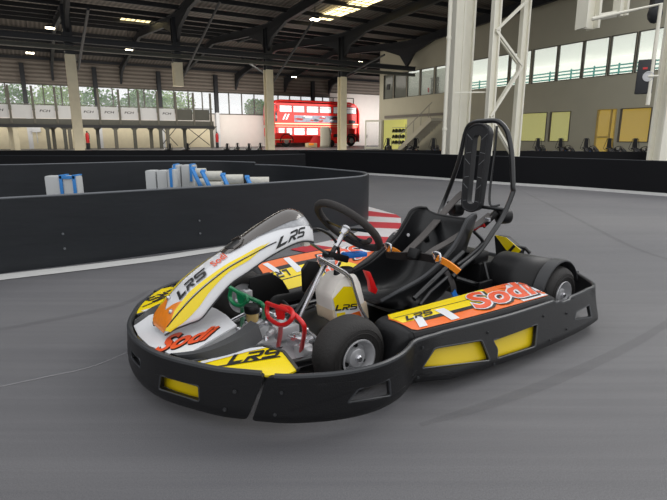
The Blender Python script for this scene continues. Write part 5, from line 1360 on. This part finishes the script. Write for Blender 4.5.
# --- rear mudguards and engine
for sg in (1, -1):
    m = MB(); M_ = Matrix.Translation((-.593, 0, .133)) @ Matrix.Rotation(-PI/2, 4, 'X')
    # angle measured in the x / -z plane of the lathe
    y0, y1 = .195, .465
    for rr2, a0, a1 in ((.150, R(-175), R(15)),):
        m.lathe([(rr2-.03, y0*1.0), (rr2, y0+.012), (rr2+.004, (y0+y1)/2), (rr2+.006, y1)], Matrix.Translation((-.593, 0, .133)) @ Matrix.Rotation(-PI/2, 4, 'X') if sg > 0 else Matrix.Translation((-.593, 0, .133)) @ Matrix.Scale(-1, 4, (0, 1, 0)) @ Matrix.Rotation(-PI/2, 4, 'X'), 30, a0=a0, a1=a1)
    mg = m.build('rear_mudguard', P_blk2, kart, solid=.005)
    m = MB(); m.lathe([(.154, y1), (.162, y1+.004), (.162, y1+.05), (.156, y1+.055)], Matrix.Translation((-.593, 0, .133)) @ (Matrix.Identity(4) if sg > 0 else Matrix.Scale(-1, 4, (0, 1, 0))) @ Matrix.Rotation(-PI/2, 4, 'X'), 30, a0=R(-165), a1=R(5)); m.build('guard_flange', P_grey, mg, solid=.005)
eg = empty('engine', (0, 0, 0)); eg.parent = kart
m = MB(); m.box((-.50, -.28, .2), (.26, .2, .2)); m.build('engine_block', P_blk2, eg, bevel=.02)
m = MB()
for k in range(7): m.box((-.5, -.28, .24+k*.013), (.2, .22, .005))
m.build('cooling_fins', P_alu, eg)
m = MB(); m.tube(catmull([(-.4, -.2, .25), (-.38, -.1, .22), (-.5, -.05, .2), (-.75, -.08, .2)], 6), .024, 12); m.build('exhaust_pipe', P_alu, eg)
Xc = -.72
q = [KX(495, 235, Xc+.003), KX(506, 237.5, Xc+.003), KX(520.5, 250, Xc+.003), KX(518, 254.5, Xc+.003), KX(506, 250, Xc+.003)]
m = MB(); m.prism(q, (-.004, 0, 0)); cv = m.build('rear_cover_sticker', P_yel, eg)
q2 = [KX(494, 235.5, Xc), KX(506, 237, Xc), KX(521, 250.5, Xc), KX(519, 262, Xc), KX(508, 272, Xc), KX(497, 272, Xc)]
m = MB(); m.prism(q2, (-.04, 0, 0)); m.build('rear_cover', P_blk2, eg, bevel=.006)
m = MB(); m.tube([KX(509, 252, Xc-.0), KX(514, 246, Xc-.0), KX(525, 248, Xc-.04), KX(530, 253, Xc-.04)], .01, 8); m.build('cover_hose', P_bar, eg)
m = MB(); m.box((-.5, .12, .16), (.20, .18, .18)); m.box((-.44, .12, .27), (.12, .14, .06)); m.build('rear_box', P_blk2, eg, bevel=.02)
tubepart('exhaust_stay', [KX(484, 262, -.42), KX(489, 282, -.42)], .008, P_bar, eg, 1)
m = MB(); m.box((-.36, .27, .12), (.10, .02, .13)); m.build('seat_side_plate', P_blk2, kart, bevel=.006)

# --- parked karts beyond the far barrier: one mesh each, too far away to show parts
src = [o for o in bpy.data.objects if o.type == 'MESH' and not any(k in o.name for k in ('lettering', 'speckle', 'bolt', 'crease', 'pin_line'))]
def in_kart(o):
    while o: 
        if o == kart: return True
        o = o.parent
    return False
bpy.context.view_layer.update()
KI = kart.matrix_world.inverted()
pm = bmesh.new(); pmats = []; KSC = .9
for o in src:
    if not in_kart(o): continue
    if o.name.split('.')[0] in ('tie_rod', 'pedal_bracket', 'bolts', 'wheel_nuts', 'sidewall_rings', 'push_rod', 'hub_cap', 'inner_hub', 'scoop_rim', 'slot_rim', 'rear_cover_sticker', 'white_slash', 'black_flash'): continue
    mm = o.data.materials[0]
    mm = {'kart_yellow': P_blk2, 'kart_orange': P_blk2, 'kart_white': P_grey, 'grey_speckle_print': P_grey}.get(mm.name, mm)
    if mm not in pmats: pmats.append(mm)
    b2 = bmesh.new(); b2.from_mesh(o.data); b2.transform(KI @ o.matrix_world); idx = pmats.index(mm)
    for f in b2.faces: f.material_index = idx
    if len(b2.faces) > 500: bmesh.ops.dissolve_limit(b2, angle_limit=R(14), verts=b2.verts, edges=b2.edges)
    t_ = bpy.data.meshes.new('tmp'); b2.to_mesh(t_); b2.free(); pm.from_mesh(t_); bpy.data.meshes.remove(t_)
cb = bmesh.ops.create_cube(pm, size=1)['verts']
for v in cb: v.co = Vector((-.62+v.co.x*.07, v.co.y*(.20 if v.co.z < 0 else .15), .68+v.co.z*.44))
ci = pmats.index(P_blk2)
for f in {f for v in cb for f in v.link_faces}: f.material_index = ci
pme = bpy.data.meshes.new('parked_kart'); pm.to_mesh(pme); pm.free()
for mm in pmats: pme.materials.append(mm)
pk = [(388, 23, 84, 'parked kart just right of the bus, in front of the open glass door'), (411, 23, 60, 'parked kart in front of the helmet room windows'), (435, 23, 88, 'parked kart before the staircase, showing paired seat tops'),
      (540, 22.6, 80, 'parked kart nearest the lattice column, under the lime windows'), (565, 21.9, 88, 'parked kart second to the right of the lattice column'), (590, 20.8, 82, 'parked kart before the blank wall between lime window and yellow door'),
      (615, 20.0, 86, 'parked kart in front of the yellow door'), (641, 19.4, 84, 'parked kart left of the column at the right edge'), (670, 18.4, 86, 'parked kart cut by the right edge of the photo')]
pk2 = [(168, 25, 'distant kart under the balcony cross bracing, leftmost of the far row'), (186, 26, 'distant kart below the right end of the balcony'), (226, 25, 'distant kart in front of the white wall, nearest the balcony end'), (236.5, 27.4, 'distant kart in front of the white wall, second from the balcony end'), (248, 25, 'distant kart in the middle of the white wall'), (259.5, 27.4, 'distant kart in front of the white wall, beside the bus column')]
for i, (u, Y, rz, lab) in enumerate(pk+[(a, b, 90, c) for a, b, c in pk2]):
    o = bpy.data.objects.new('parked_kart', pme); COL.objects.link(o); p = atY(u, 150, Y); o.location = (p.x, p.y, 0); o.rotation_euler = (0, 0, R(rz+180)); o.scale = (.86,)*3 if Y < 24.5 else (.58,)*3
    tag(o, lab, 'kart', 'karts parked beyond the far barrier')
